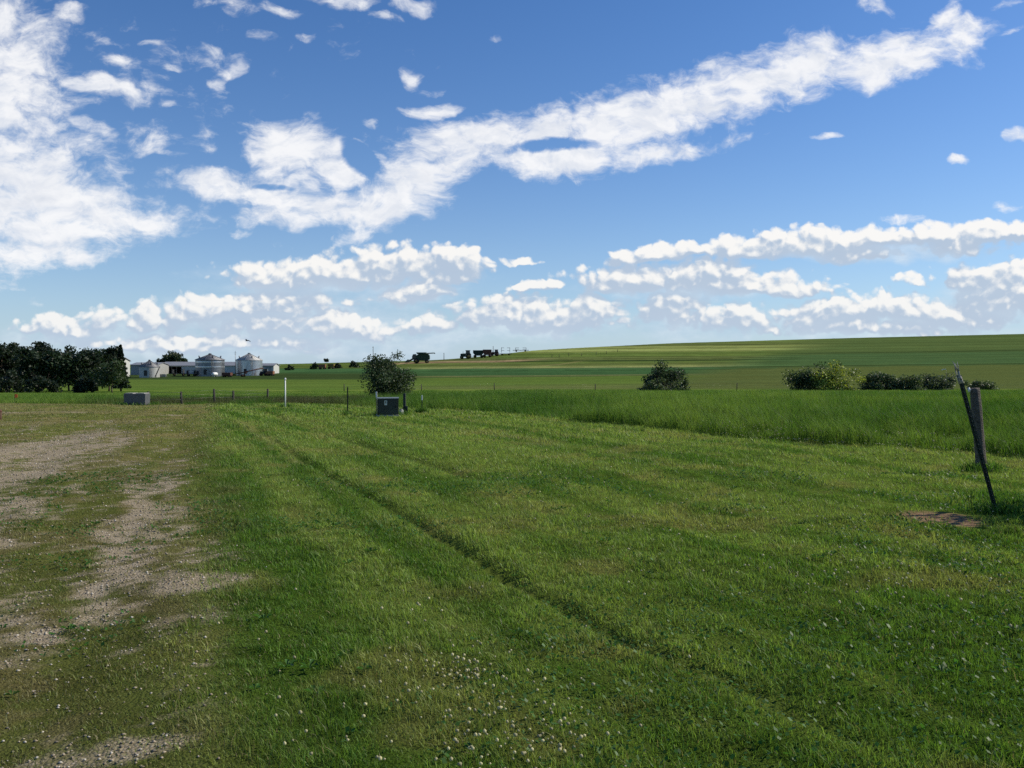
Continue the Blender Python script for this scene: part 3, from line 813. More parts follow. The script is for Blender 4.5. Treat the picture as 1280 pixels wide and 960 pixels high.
# grey lidded box by the gate
by = yrow(503.5); bx = px(171, by); bz = gz(bx, by)
o = thing('storage_box', 'grey sheet metal box with two pale lids at the gravel edge', 'storage box', (bx, by, bz))
GREY = paint('grey_sheet', (.095, .10, .105), .5, metal=.1, vary=.15, scale=4, dirt=(.10, .09, .08))
m = MB(); m.box((0, 0, .27), (.92, .5, .48), taper=1.04, bevel=.01); m.build('box_body', GREY, o)
for s in (-1, 1):
    m = MB(); m.box((s * .245, 0, .53), (.36, .54, .035), bevel=.01); m.build('lid', M_CONC, o)
for s_ in (-.42, .42):
    m = MB(); m.box((s_, 0, .015), (.06, .52, .06)); m.build('skid', M_BLACK, o)
# posts of the wire fence behind the lawn
def wire_fence(name, label, pts2, post_h, post_w, mat, wires, group=None):
    o = thing(name, label, 'fence', (pts2[0][0], pts2[0][1], gz(*pts2[0])), 0, group)
    org = Vector(o.location)
    tops = []
    for i, (x, y) in enumerate(pts2):
        z = gz(x, y); b = Vector((x, y, z)) - org
        hh = post_h * (1 + .08 * math.sin(i * 3.7)); le = Vector((.05 * math.sin(i * 5.1), .04 * math.cos(i * 2.2), 0)) * post_h
        m = MB(); m.tube(b - Vector((0, 0, .3)), b + Vector((0, 0, hh)) + le, post_w / 2, post_w / 2 * .9, 10); m.build('post', mat, o)
        tops.append((b, le, hh))
    m = MB()
    for k in wires:
        for (b0, l0, h0), (b1, l1, h1) in zip(tops[:-1], tops[1:]):
            m.tube(b0 + Vector((0, -post_w * .55, h0 * k)) + l0 * k, b1 + Vector((0, -post_w * .55, h1 * k)) + l1 * k, .004, .004, 5)
    m.build('wire', M_WIRE, o)
    return o
lawnf = [(px(c, Y), Y) for c, Y in [(185, 38.4), (227, 38.6), (268, 39.6), (291, 41), (334, 43)]]
wire_fence('wire_fence', 'wire fence in tall weeds from the grey box toward the white pipe', lawnf, .60, .10, paint('dark_fence_wood', (.045, .040, .036), .9, vary=.35), (.4, .66, .92))
mid_f = [(px(c, Y), Y) for c, Y in [(430, 150), (527, 152), (618, 154), (744, 155), (921, 155), (1060, 155), (1190, 156), (1330, 156)]]
wire_fence('wire_fence', 'wire fence crossing the foot of the far slope behind the meadow', mid_f, 1.25, .16, paint('dark_post_wood', (.05, .04, .035), .9, vary=.3), (.35, .62, .9))
hillf = []
for c, r in [(690, 445), (699, 444.5), (711, 443.6), (727, 443), (745, 442), (758, 440.5), (772, 438)]:
    # walk along the sight column until the slope is reached
    u = (c - 640) / F
    Yc = np.linspace(200, 520, 600); zz = ground_z(u * Yc, Yc); rw = HORIZON + F * (EYE - zz) / Yc
    Y = float(Yc[np.argmin(np.abs(rw - (r + 2)))]); hillf.append((u * Y, Y))
wire_fence('wire_fence', 'short row of fence posts high on the pale hay slope', hillf, 1.3, .22, paint('grey_post', (.06, .055, .04), .9), (.5, .9))

# orange flag
by = 37.0; bx = px(18, by); bz = gz(bx, by)
o = thing('flag_marker', 'thin stake with a small orange flag before the grove', 'marker flag', (bx, by, bz))
m = MB(); m.tube((0, 0, -.1), (0, 0, .47), .008, .006, 8); m.build('stake', M_BLACK, o)
m = MB()
fv = [(0, 0, .30), (.06, -.01, .30), (.13, .015, .33), (.12, .02, .46), (.06, -.008, .47), (0, 0, .47)]
m.prism([(p_[0], p_[2]) for p_ in fv], -.003, .003, 'y'); m.build('flag', M_ORANGE, o)
# wood stub cut by the frame edge
bx, by = lawn_pt(-1.5, 525); bz = gz(bx, by)
o = thing('wooden_stub', 'short brown wooden stub at the leftmost edge of the gravel', 'post stub', (bx, by, bz))
m = MB(); m.lathe([(.001, -.2), (.07, -.2), (.068, .15), (.065, .30), (.055, .315), (.001, .32)], 16); m.build('stub_shaft', paint('red_brown_wood', (.10, .055, .035), .85, vary=.35, bump=.4), o)
m = MB(); m.tube((0, 0, .24), (0, 0, .28), .071, .071, 16); m.build('rusty_band', M_RUST, o)
# white plastic ribbon in the weeds
Y = 60; bx = px(1180, Y); bz = gz(bx, Y)
hz1 = EYE + (HORIZON - 461.5) / F * Y - bz
o = thing('ribbon_stake', 'white ribbon fluttering from a thin stake left of the leaning post', 'marker stake', (bx + .15, Y, bz))
m = MB(); m.tube((0, 0, -.2), (0, 0, hz1), .006, .004, 7); m.build('stake', M_WIRE, o)
m = MB()
m.prism([(0, hz1), (-.10, hz1 + .03), (-.22, hz1 + .005), (-.33, hz1 - .04), (-.33, hz1 - .08), (-.21, hz1 - .03), (-.10, hz1 - .005), (0, hz1 - .04)], -.006, .006, 'y'); m.build('ribbon', M_WHITE, o)

# ------------------------------------------------------------------ farmstead
def corrugated(name, col, rough, metal, freq, axis_='Z', streak=.25):
    m, t, b = new_mat(name)
    co = t.coord()
    sep = t.n.new('ShaderNodeSeparateXYZ'); t.l.new(co, sep.inputs[0])
    wv = t.math('SINE', t.math('MULTIPLY', sep.outputs[axis_], freq))
    n = t.noise(co, 1.2, 5, .65)
    mp = t.n.new('ShaderNodeMapping'); t.l.new(co, mp.inputs[0]); mp.inputs['Scale'].default_value = (3, 3, .25)
    st = t.noise(mp.outputs[0], 2.5, 4, .6)
    c = t.mix(t.mapr(st, .4, .7, 0, streak * 2), col, tuple(v * .62 for v in col))
    c = t.mix(t.mapr(n, .5, .8, 0, streak), c, (.22, .18, .14))
    t.put(b.inputs['Base Color'], c); b.inputs['Metallic'].default_value = metal
    t.put(b.inputs['Roughness'], t.mapr(n, .3, .7, rough - .07, rough + .1))
    t.put(b.inputs['Normal'], t.bump(wv, .12, .02))
    return m
M_BINA = corrugated('bin_steel_dull', (.42, .42, .40), .55, .35, 40)
M_BINB = corrugated('bin_steel_dark', (.20, .215, .23), .42, .8, 40)
M_BINC = corrugated('bin_steel_bright', (.52, .53, .54), .32, .85, 40)
M_ROOFB = corrugated('bin_roof_dark', (.16, .165, .18), .6, .4, 6, 'X')
M_ROOFC = corrugated('bin_roof_light', (.36, .36, .36), .6, .3, 6, 'X')
M_SIDING = corrugated('white_siding', (.50, .50, .47), .55, 0, 22, 'X', .2)
M_GSIDING = corrugated('grey_siding', (.33, .33, .31), .6, 0, 22, 'X', .35)
M_ROOF = corrugated('grey_sheet_roof', (.30, .30, .30), .5, .3, 18, 'X', .3)
M_DARKIN = paint('dark_bay_shade', (.03, .028, .026), .9)  # near-black colour standing in for shade inside the open bay

def grain_bin(c0, c1, eave, peak, base, Y, wall_m, roof_m, label, bands=False):
    x0, x1 = px(c0, Y), px(c1, Y); r = (x1 - x0) / 2; xc = (x0 + x1) / 2
    z = gz(xc, Y)
    he = EYE + (HORIZON - eave) / F * Y - z; hp = EYE + (HORIZON - peak) / F * Y - z
    o = thing('grain_bin', label, 'grain bin', (xc, Y, z), 0, 'round grain bins of the farmstead')
    m = MB(); prof = [(r * 1.0, -.4)]
    nb = 9
    for i in range(nb):
        a = he * i / nb; b = he * (i + 1) / nb
        prof += [(r, a + .001), (r * 1.0015, a + (b - a) * .5), (r, b - .02)]
    m.lathe(prof, 56); m.build('bin_wall', wall_m, o)
    m = MB(); cap = r * .11
    m.lathe([(r * 1.04, he - .10), (r * 1.05, he + .02), (cap, hp - .25), (cap * .98, hp), (cap * 1.25, hp + .02), (.01, hp + .22)], 56)
    for i in range(20):
        a = i / 20 * 2 * math.pi
        m.tube((math.cos(a) * r * 1.03, math.sin(a) * r * 1.03, he + .06), (math.cos(a) * cap, math.sin(a) * cap, hp - .2), .035, .035, 6)
    rf = m.build('bin_roof', roof_m, o)
    for i, a in enumerate((.4, 1.9, 3.6, 5.3)):
        rx = r * .72; zz = he + (hp - he) * .30
        m = MB(); m.tube((math.cos(a) * rx, math.sin(a) * rx, zz), (math.cos(a) * rx, math.sin(a) * rx, zz + .55), .22, .22, 12); m.tube((math.cos(a) * rx, math.sin(a) * rx, zz + .55), (math.cos(a) * (rx + .25), math.sin(a) * (rx + .25), zz + .5), .24, .22, 12)
        m.build('roof_vent', roof_m, rf)
    m = MB(); m.prism([(-.45, .5), (-.45, 2.1), (.45, 2.1), (.45, .5)], -r - .09, -r + .06, 'y'); m.build('bin_door', M_DKM, o)
    m = MB(); a = R(-62)
    q = Vector((math.cos(a), math.sin(a), 0)); s_ = Vector((-q.y, q.x, 0)) * .22
    for sg in (-1, 1): m.tube(q * (r + .15) + s_ * sg, q * (r + .15) + s_ * sg + Vector((0, 0, he)), .03, .03, 6)
    for k in range(int(he / .35)): m.tube(q * (r + .15) - s_ + Vector((0, 0, .3 + k * .35)), q * (r + .15) + s_ + Vector((0, 0, .3 + k * .35)), .02, .02, 6)
    m.build('ladder', M_WIRE, o)
    if bands:
        for zz in (.56, .86):
            m = MB(); m.lathe([(r * 1.012, he * (zz - .045)), (r * 1.016, he * zz), (r * 1.012, he * (zz + .045))], 56); m.build('steel_band', M_BINC, o)
    return o
grain_bin(175, 199, 458.5, 450.2, 473, 256, M_BINA, M_ROOFB, 'small dull pale grain bin nearest the grove')
grain_bin(245.3, 280, 449.8, 442.3, 472, 266, M_BINB, M_ROOFB, 'dark steel grain bin with two bright bands', True)
grain_bin(295.6, 327.6, 450.3, 441.6, 470.5, 272, M_BINC, M_ROOFC, 'shiny silver grain bin with pale cone roof beside the auger')

def gable_shed(name, label, cat, c0, c1, Y, D, ridge, eave, wall_m, roof_m, open_c=None, group=None, door=True, gable_end=None):
    x0, x1 = px(c0, Y), px(c1, Y); xc = (x0 + x1) / 2; hw = (x1 - x0) / 2
    z = min(gz(x0, Y), gz(x1, Y), gz(xc, Y + D))
    he = EYE + (HORIZON - eave) / F * Y - z; hr = EYE + (HORIZON - ridge) / F * (Y + D / 2) - z
    hr = max(hr, he + .6)
    o = thing(name, label, cat, (xc, Y, z), 0, group)
    m = MB(); t = .15
    if open_c:
        a, b = px(open_c[0], Y) - xc, px(open_c[1], Y) - xc; ho = he * .86
        m.box(((-hw + a) / 2, t / 2, he / 2 - .3), (a + hw, t, he + .6)); m.box(((hw + b) / 2, t / 2, he / 2 - .3), (hw - b, t, he + .6)); m.box(((a + b) / 2, t / 2, (he + ho) / 2), (b - a, t, he - ho))
    else:
        m.box((0, t / 2, he / 2 - .3), (2 * hw, t, he + .6))
    m.box((0, D - t / 2, he / 2 - .3), (2 * hw, t, he + .6))
    for s in (-1, 1):
        m.prism([(t, -.6), (D - t, -.6), (D - t, he), (D / 2, hr - .06), (t, he)], s * hw - s * t, s * hw)
    m.build('wall', wall_m, o)
    m = MB()
    m.prism([(-.35, he - .12), (-.35, he + .02), (D / 2, hr + .12), (D + .35, he + .02), (D + .35, he - .12), (D / 2, hr - .02)], -hw - .3, hw + .3)
    m.build('roof', roof_m, o)
    if open_c:
        n_p = 3
        for k in range(1, n_p):
            xx = a + (b - a) * k / n_p
            m = MB(); m.box((xx, .1, he * .43), (.22, .22, he * .86)); m.build('bay_post', M_WOODPOST, o)
        m = MB(); m.box(((a + b) / 2, D * .6, he * .4), (b - a + 2, .1, he * .8)); m.build('bay_shade_sheet', M_DARKIN, o)  # dark sheet across the bay, its colour paints the shade inside
    elif door:
        m = MB(); m.box((hw * .25, -.04, he * .40), (min(4.2, hw * .8), .08, he * .80)); dd = m.build('sliding_door', M_GSIDING if wall_m is M_SIDING else M_SIDING, o)
        m = MB(); m.box((hw * .25, -.06, he * .83), (min(8, hw * 1.5), .1, .12)); m.build('door_rail', M_WIRE, dd)
    return o
gable_shed('white_barn', 'white gabled barn half hidden behind the right end of the grove', 'barn', 108, 148, 262, 8, 447, 451, M_SIDING, M_ROOF)
gable_shed('machine_shed', 'grey shed behind the small pale grain bin', 'shed', 163.5, 196, 285, 10, 453.4, 456, M_GSIDING, M_ROOF)
gable_shed('long_shed', 'long white shed with an open dark bay between the bins', 'shed', 199, 306, 296, 13, 452.6, 457, M_SIDING, M_ROOF, open_c=(208, 227))
gable_shed('small_shed', 'small pale shed right of the shiny silver bin', 'shed', 326, 342, 290, 7, 454.5, 457, M_SIDING, M_ROOF)

# radio mast
lo = land(294.3, 284)
o = thing('radio_mast', 'thin mast rising left of the shiny silver bin', 'mast', lo)
Hm = h_to(438.5, lo)
m = MB(); m.tube((0, 0, -.2), (0, 0, Hm), .10, .06, 8); m.build('mast_pole', M_WIRE, o)
m = MB(); m.tube((-.5, 0, Hm - .6), (.5, 0, Hm - .6), .03, .03, 6).tube((-.3, 0, Hm - 1.1), (.3, 0, Hm - 1.1), .03, .03, 6); m.build('aerial', M_WIRE, o)

def wheel(parent, x, y, r, w, hub=M_YEL, axis_='y'):
    m = MB()
    d = Vector((0, w / 2, 0)) if axis_ == 'y' else Vector((w / 2, 0, 0))
    c = Vector((x, y, r))
    m.tube(c - d, c + d, r, r, 20).tube(c - d * 1.15, c + d * 1.15, r * .8, r * .8, 18)
    wh = m.build('wheel', M_TYRE, parent)
    m = MB(); m.tube(c - d * 1.3, c + d * 1.3, r * .5, r * .5, 16); m.build('rim', hub, wh)

def tractor(name, label, c, Y, L, col, cab=True, rz=0, hub=M_YEL, group=None):
    lo = land(c, Y); k = L / 4.6
    o = thing(name, label, 'tractor', lo, rz, group); o.scale = (k, k, k)
    m = MB(); m.prism([(-2.1, 1.0), (-2.1, 1.75), (-1.9, 1.9), (-.2, 2.0), (-.2, 1.0)], -.42, .42, 'y'); m.box((-.6, 0, .9), (3.2, .6, .35)); m.build('hood', col, o)
    m = MB(); m.prism([(-.2, 1.5), (-.15, 2.95), (1.25, 2.95), (1.45, 1.5)], -.72, .72, 'y'); m.build('cab', M_GLASS, o)
    m = MB(); m.box((.55, 0, 3.02), (1.75, 1.6, .16), bevel=.05); m.build('cab_roof', col, o)
    for s in (-1, 1):
        m = MB(); m.prism([(-.1, 1.5), (.2, 2.0), (1.4, 2.0), (1.8, 1.4)], s * .75 if s > 0 else -1.25, 1.25 if s > 0 else -.75, 'y'); m.build('fender', col, o)
    m = MB(); m.tube((-1.2, .25, 1.9), (-1.2, .25, 2.75), .06, .06, 8); m.build('exhaust', M_DKM, o)
    for s in (-1, 1): wheel(o, .75, s * 1.0, .95, .5, hub); wheel(o, -1.65, s * .85, .62, .4, hub)
    return o

def combine(c, Y, L):
    lo = land(c, Y); k = L / 10.0
    o = thing('combine_harvester', 'dark green combine with unloading auger stretched out on the skyline', 'combine', lo); o.scale = (k, k, k)
    m = MB(); m.prism([(-1.6, 1.2), (-1.6, 3.0), (-.3, 3.7), (3.4, 3.7), (3.9, 3.0), (3.9, 1.6), (2.6, 1.0)], -1.5, 1.5, 'y'); m.build('body', M_GRN, o)
    m = MB(); m.prism([(-3.0, 1.9), (-3.1, 2.6), (-2.7, 3.6), (-1.5, 3.7), (-1.5, 1.9)], -1.1, 1.1, 'y'); m.build('cab', M_GLASS, o)
    m = MB(); m.prism([(-1.0, 3.7), (-1.4, 4.35), (2.6, 4.35), (2.2, 3.7)], -1.45, 1.45, 'y'); m.build('grain_tank', M_GRN, o)
    m = MB(); m.prism([(-4.6, .5), (-4.5, 1.1), (-2.4, 2.4), (-2.0, 1.8)], -.8, .8, 'y'); m.build('feeder_house', M_GRN, o)
    m = MB(); m.prism([(-5.6, .25), (-5.5, .5), (-4.6, 1.5), (-4.4, .4)], -3.8, 3.8, 'y'); m.build('header', M_GRN, o)
    for s in (-3, -1.5, 0, 1.5, 3):
        m = MB(); m.tube((-5.4, s, .5), (-6.1, s, .3), .22, .03, 8); m.build('divider', M_YEL, o)
    m = MB(); m.tube((-.6, -1.5, 3.4), (3.6, -1.8, 3.95), .22, .22, 12).tube((3.6, -1.8, 3.95), (6.0, -1.95, 4.1), .2, .2, 12).tube((6.0, -1.95, 4.1), (6.25, -1.95, 3.8), .24, .2, 10); m.build('unloading_auger', M_GRN, o)
    for s in (-1, 1): wheel(o, -1.4, s * 1.7, 1.0, .7); wheel(o, 2.8, s * 1.4, .7, .45)
combine(525, 352, 10.2)

def wagon(name, label, cat, c, Y, L, H, col, group=None, hub=M_YEL, hopper=True):
    lo = land(c, Y)
    o = thing(name, label, cat, lo, 0, group)
    m = MB()
    if hopper: m.prism([(-L * .28, H * .32), (-L * .5, H * .62), (-L * .5, H), (L * .5, H), (L * .5, H * .62), (L * .28, H * .32)], -1.1, 1.1, 'y')
    else: m.box((0, 0, H * .66), (L, 2.2, H * .62), bevel=.04)
    m.build('wagon_box', col, o)
    m = MB(); m.box((0, 0, H * .27), (L * .9, .5, .14)); m.tube((-L * .45, 0, H * .26), (-L * .75, 0, .35), .06, .05, 8); m.build('chassis', M_DKM, o)
    for s in (-1, 1): wheel(o, -L * .32, s * .9, H * .2, .3, hub); wheel(o, L * .32, s * .9, H * .2, .3, hub)
    return o

def implement(name, label, cat, c, Y, L, H, col, group=None, tines=10):
    """toolbar frame with folded wings, tines and gauge wheels"""
    lo = land(c, Y)
    o = thing(name, label, cat, lo, 0, group)
    m = MB(); m.box((0, 0, .75), (L, .18, .18)); m.box((0, 1.2, .75), (L, .18, .18))
    for k in (-.45, -.15, .15, .45): m.box((k * L, .6, .76), (.14, 1.4, .14))
    m.tube((0, 0, .75), (0, -2.0, .4), .09, .07, 8); m.build('toolbar_frame', col, o)
    for s in (-1, 1):
        m = MB(); m.box((s * L * .33, .6, H * .66), (.16, 1.3, H * .62)); m.box((s * L * .22, .6, H * .93), (L * .22, .14, .14)); m.box((s * L * .22, .6, H * .6), (L * .22, .14, .14)); m.build('folded_wing', col, o)
    for k in range(tines):
        m = MB(); xx = -L * .47 + L * .94 * k / (tines - 1); m.tube((xx, .1, .72), (xx, .45, .35), .03, .03, 6); m.tube((xx, .45, .35), (xx, .2, .02), .03, .02, 6)
        m.build('tine', M_DKM, o)
    for s in (-1, 1): wheel(o, s * L * .28, 1.0, .45, .3, M_YEL)
    return o
GM = 'farm machines parked on the hill'
tractor('tractor', 'dark green tractor at the left end of the hill machinery row', 583, 372, 5.6, M_GRN, group=GM)
wagon('grain_wagon', 'green hopper wagon behind the leftmost hill tractor', 'wagon', 598, 376, 4.6, 3.3, M_GRN, GM)
wagon('gravity_wagon', 'red hopper wagon in the middle of the hill machinery row', 'wagon', 609, 374, 3.8, 3.4, M_RUST, GM, M_RUST)
tractor('tractor', 'dull red tractor among the hill machinery beside the tall pole', 619, 378, 4.4, M_RUST, hub=M_RUST, group=GM)
implement('folded_planter', 'dark folded planter at the right of the hill machinery row', 'planter', 632, 378, 5.6, 3.6, M_DKM, GM)
implement('field_cultivator', 'low dark cultivator further right along the hill track', 'cultivator', 651, 400, 7.5, 2.0, M_DKM, GM, 14)

# yard machines by the bins
implement('field_cultivator', 'dark folded cultivator parked before the open shed bay', 'cultivator', 222, 268, 5.0, 2.2, M_DKM, 'machines in the bin yard')
implement('disc_harrow', 'low dark harrow left of the banded steel bin', 'harrow', 238, 262, 3.4, 1.9, M_DKM, 'machines in the bin yard', 8)
tractor('tractor', 'small dark tractor parked at the right of the shiny bin', 331, 268, 3.2, M_DKM, group='machines in the bin yard', hub=M_RUST)
wagon('orange_wagon', 'little orange box wagon beside the small dark tractor', 'wagon', 338.5, 266, 1.9, 1.5, M_DORANGE, 'machines in the bin yard', M_RUST, False)
lo = land(268.5, 258)
o = thing('propane_tank', 'white propane tank standing before the banded steel bin', 'tank', lo)
m = MB(); m.lathe([(.001, -.95), (.35, -.9), (.5, -.7), (.55, -.4), (.55, .4), (.5, .7), (.35, .9), (.001, .95)], 20)
tk = m.build('tank_shell', M_WHITE, o); tk.rotation_euler = (0, R(90), R(60)); tk.location = (0, 0, .85)
for s_ in (-1, 1):
    m = MB(); m.box((s_ * .25, s_ * .35, .17), (.5, .16, .36)); m.build('saddle', M_CONC, o)
lo = land(203, 258)
o = thing('stock_tank', 'low pale oval stock tank right of the small bin', 'tank', lo)
m = MB(); m.lathe([(.75, -.1), (.95, 0), (1.0, .75), (1.04, .80), (.96, .80), (.92, .25), (.001, .22)], 28); q = m.build('tank_shell', M_BINA, o); q.scale = (1.25, .75, 1.1)
m = MB(); m.tube((1.1, 0, .4), (1.5, 0, .2), .05, .05, 8); m.build('drain_pipe', M_WIRE, o)

# grain auger
Y = 258
a = land(289, Y); o = thing('grain_auger', 'long rusty red auger slanting up across the shiny bin', 'auger', a)
e = Vector((px(329, Y), Y, EYE + (HORIZON - 460) / F * Y)) - a
m = MB(); m.tube((-.6, 0, .45), e, .16, .16, 12); m.build('auger_tube', M_RUST, o)
m = MB(); m.prism([(-1.4, .15), (-1.7, .8), (-.2, .8), (-.5, .15)], -.6, .6, 'y'); m.build('hopper', M_RUST, o)
m = MB(); c_ = e * .5
for s in (-1, 1): m.tube((c_.x - 1.2, s * .9, .45), (c_.x + .2, s * .15, c_.z + .2), .06, .06, 8)
m.tube((c_.x - 1.2, -.9, .45), (c_.x - 1.2, .9, .45), .06, .06, 8); m.build('undercarriage', M_RUST, o)
for s in (-1, 1): wheel(o, c_.x - 1.2, s * 1.0, .42, .22, M_RUST)
m = MB(); m.tube(e, e + Vector((.1, 0, -.8)), .18, .2, 10); m.build('spout', M_DKM, o)
# chute on the small bin
Y = 250; a = land(196, Y)
o = thing('loading_conveyor', 'narrow dark conveyor leaning on the small pale bin', 'conveyor', a)
e = Vector((px(199.5, Y), Y, EYE + (HORIZON - 459) / F * Y)) - a
m = MB(); m.tube((-.5, 0, .3), e, .14, .14, 10); m.build('conveyor_tube', M_DKM, o)
m = MB(); m.tube((-.4, -.4, 0), (-.1, 0, 1.3), .05, .05, 6).tube((-.4, .4, 0), (-.1, 0, 1.3), .05, .05, 6); m.build('stand', M_WIRE, o)
wagon('orange_wagon', 'small rusty wagon at the foot of the slanting auger', 'wagon', 284, 256, 2.6, 1.4, M_RUST, 'machines in the bin yard', M_RUST, False)

# machines and bushes on the left slope
wagon('orange_baler', 'orange baler among bushes on the left slope', 'baler', 403, 330, 2.6, 2.0, M_DORANGE, 'machines on the left slope', M_RUST, False)
wagon('yellow_spreader', 'yellow spreader beside the orange baler on the left slope', 'spreader', 414, 332, 2.4, 1.9, M_YEL, 'machines on the left slope', M_RUST)
for i, (c, wp_, lb) in enumerate([(362, 18, 'dark bush on the left slope nearest the small shed'), (394, 14, 'dark bush just left of the orange baler'), (422, 14, 'dark bush right of the yellow spreader'), (443, 18, 'dark bush near the field tree on the left slope')]):
    lo = land(c, 336)
    tree('slope_bush', lb, 'bush', lo, 2.2 + .5 * (i % 2), wp_ / F * 336, .1, 700, .28, (.028, .045, .02), 300 + i, 'bushes on the left slope', 'mound', stems=3, trunk_r=.08, D=3)

# utility poles on the skyline
for c, Y, top, lb in [(466.5, 360, 433, 'utility pole on the skyline behind the field tree'), (555, 372, 441, 'short pole on the skyline right of the combine'), (616.5, 385, 432.5, 'tall utility pole among the hill machinery')]:
    lo = land(c, Y)
    o = thing('utility_pole', lb, 'utility pole', lo, 0, 'poles on the skyline')
    H = h_to(top, lo)
    m = MB(); m.tube((0, 0, -.4), (0, 0, H), .15, .10, 10); m.build('pole', M_BARK, o)
    m = MB(); m.box((0, -.16, H - .5), (.16, 1.5, .14)); m.build('crossarm', M_BARK, o)
    for s in (-.65, 0, .65):
        m = MB(); m.tube((0, -.16 + s, H - .43), (0, -.16 + s, H - .25), .05, .04, 8); m.build('insulator', M_GLASS, o)

# bird
b_loc = Vector((px(309, 70), 70, EYE + (HORIZON - 426) / F * 70))
m = bmesh.new()
ring = []
for yv, r_ in [(-.16, .004), (-.10, .03), (0, .045), (.08, .035), (.13, .026), (.17, .02), (.20, .003)]:
    ring.append([m.verts.new((r_ * math.cos(t * math.pi / 4), yv, r_ * .8 * math.sin(t * math.pi / 4))) for t in range(8)])
for p_, q_ in zip(ring[:-1], ring[1:]):
    for i in range(8): m.faces.new((p_[i], p_[(i + 1) % 8], q_[(i + 1) % 8], q_[i]))
m.faces.new(ring[0]); m.faces.new(ring[-1][::-1])
for s in (-1, 1):
    st_ = [(.03, -.05, .08, .02), (.13, -.05, .07, .09), (.26, -.09, .015, .06), (.33, -.12, -.07, .02)]
    up = [[m.verts.new((s * a_, b_ + 0, z_ + .006)), m.verts.new((s * a_, c_, z_ + .006)), m.verts.new((s * a_, c_, z_ - .006)), m.verts.new((s * a_, b_, z_ - .006))] for a_, b_, c_, z_ in st_]
    for p_, q_ in zip(up[:-1], up[1:]):
        for i in range(4): m.faces.new((p_[i], p_[(i + 1) % 4], q_[(i + 1) % 4], q_[i]))
    m.faces.new(up[0]); m.faces.new(up[-1])
bmesh.ops.recalc_face_normals(m, faces=m.faces[:])
me = bpy.data.meshes.new('bird'); m.to_mesh(me); m.free()
bird = link_mesh('bird', me, paint('dark_feathers', (.03, .03, .03), .8)); bird.location = b_loc; bird.rotation_euler = (0, R(14), R(70))
tag(bird, 'small dark bird flying above the shiny silver bin', 'bird')

# ------------------------------------------------------------------ light and sky
SUN_AZ, SUN_EL = R(74), R(37)          # azimuth from the view direction (+y) towards +x
sun = bpy.data.lights.new('sun', 'SUN'); sun.energy = 5.0; sun.angle = R(.5); sun.color = (1, .92, .76)
so = bpy.data.objects.new('sun', sun); COL.objects.link(so)
sd = Vector((math.sin(SUN_AZ) * math.cos(SUN_EL), math.cos(SUN_AZ) * math.cos(SUN_EL), math.sin(SUN_EL)))
so.rotation_euler = sd.to_track_quat('Z', 'Y').to_euler()

world = bpy.data.worlds.new('World'); scene.world = world; world.use_nodes = True
t = NT(world.node_tree)
bg = world.node_tree.nodes['Background']
sky = t.n.new('ShaderNodeTexSky'); sky.sky_type = 'NISHITA'; sky.sun_disc = False
sky.sun_elevation = SUN_EL; sky.sun_rotation = SUN_AZ
sky.altitude = 300; sky.air_density = 1.0; sky.dust_density = .4; sky.ozone_density = 1.5
STR = .12
SKY_TINT = (.66, .79, 1.0)
direction = t.coord('Generated')
sx = t.n.new('ShaderNodeSeparateXYZ'); t.l.new(direction, sx.inputs[0])
yy = t.math('MAXIMUM', sx.outputs[1], .06)
U = t.math('DIVIDE', sx.outputs[0], yy); Vv = t.math('DIVIDE', sx.outputs[2], yy)
pitch = math.atan(22 / F)
def to_uv(c, r):
    # direction of a photograph point in world space (camera pitched down a little)
    X, Yd, Z = (c - 640) / F, 1.0, (480 - r) / F
    Y2 = Yd * math.cos(pitch) + Z * math.sin(pitch); Z2 = Z * math.cos(pitch) - Yd * math.sin(pitch)
    return X / Y2, Z2 / Y2

def comb(x, y, z=1.0):
    n = t.n.new('ShaderNodeCombineXYZ'); t.put(n.inputs[0], x); t.put(n.inputs[1], y); t.put(n.inputs[2], z); return n.outputs[0]

def macro(p, blobs, flat=None):
    """union of soft lens shaped cells in sky direction space; p = (u, v, 1)"""
    acc = None
    for c, r, rx, ry, rot, *extra in blobs:
        u0, v0 = to_uv(c, r); a = R(rot); ca, sa = math.cos(a), math.sin(a)
        off = 1.0 * math.exp(-(rx * ry) / 420.0) if not flat else .25 * math.exp(-(rx * ry) / 300.)
        off = extra[0] if extra else off
        rx = (rx * 1.10 + 3) / F; ry = (ry * (1.42 if flat else 1.10) + 2) / F
        A = (ca / rx, sa / rx, -(u0 * ca + v0 * sa) / rx); B = (-sa / ry, ca / ry, -(-u0 * sa + v0 * ca) / ry)
        d1 = t.vec('DOT_PRODUCT', p, A); d2 = t.vec('DOT_PRODUCT', p, B)
        if flat: d2 = t.math('MINIMUM', d2, t.math('MULTIPLY', d2, flat))
        q = t.math('MULTIPLY_ADD', d1, d1, t.math('MULTIPLY_ADD', d2, d2, off))
        acc = q if acc is None else t.math('SMOOTH_MIN', acc, q, .35)
    return acc                      # small inside, grows outside

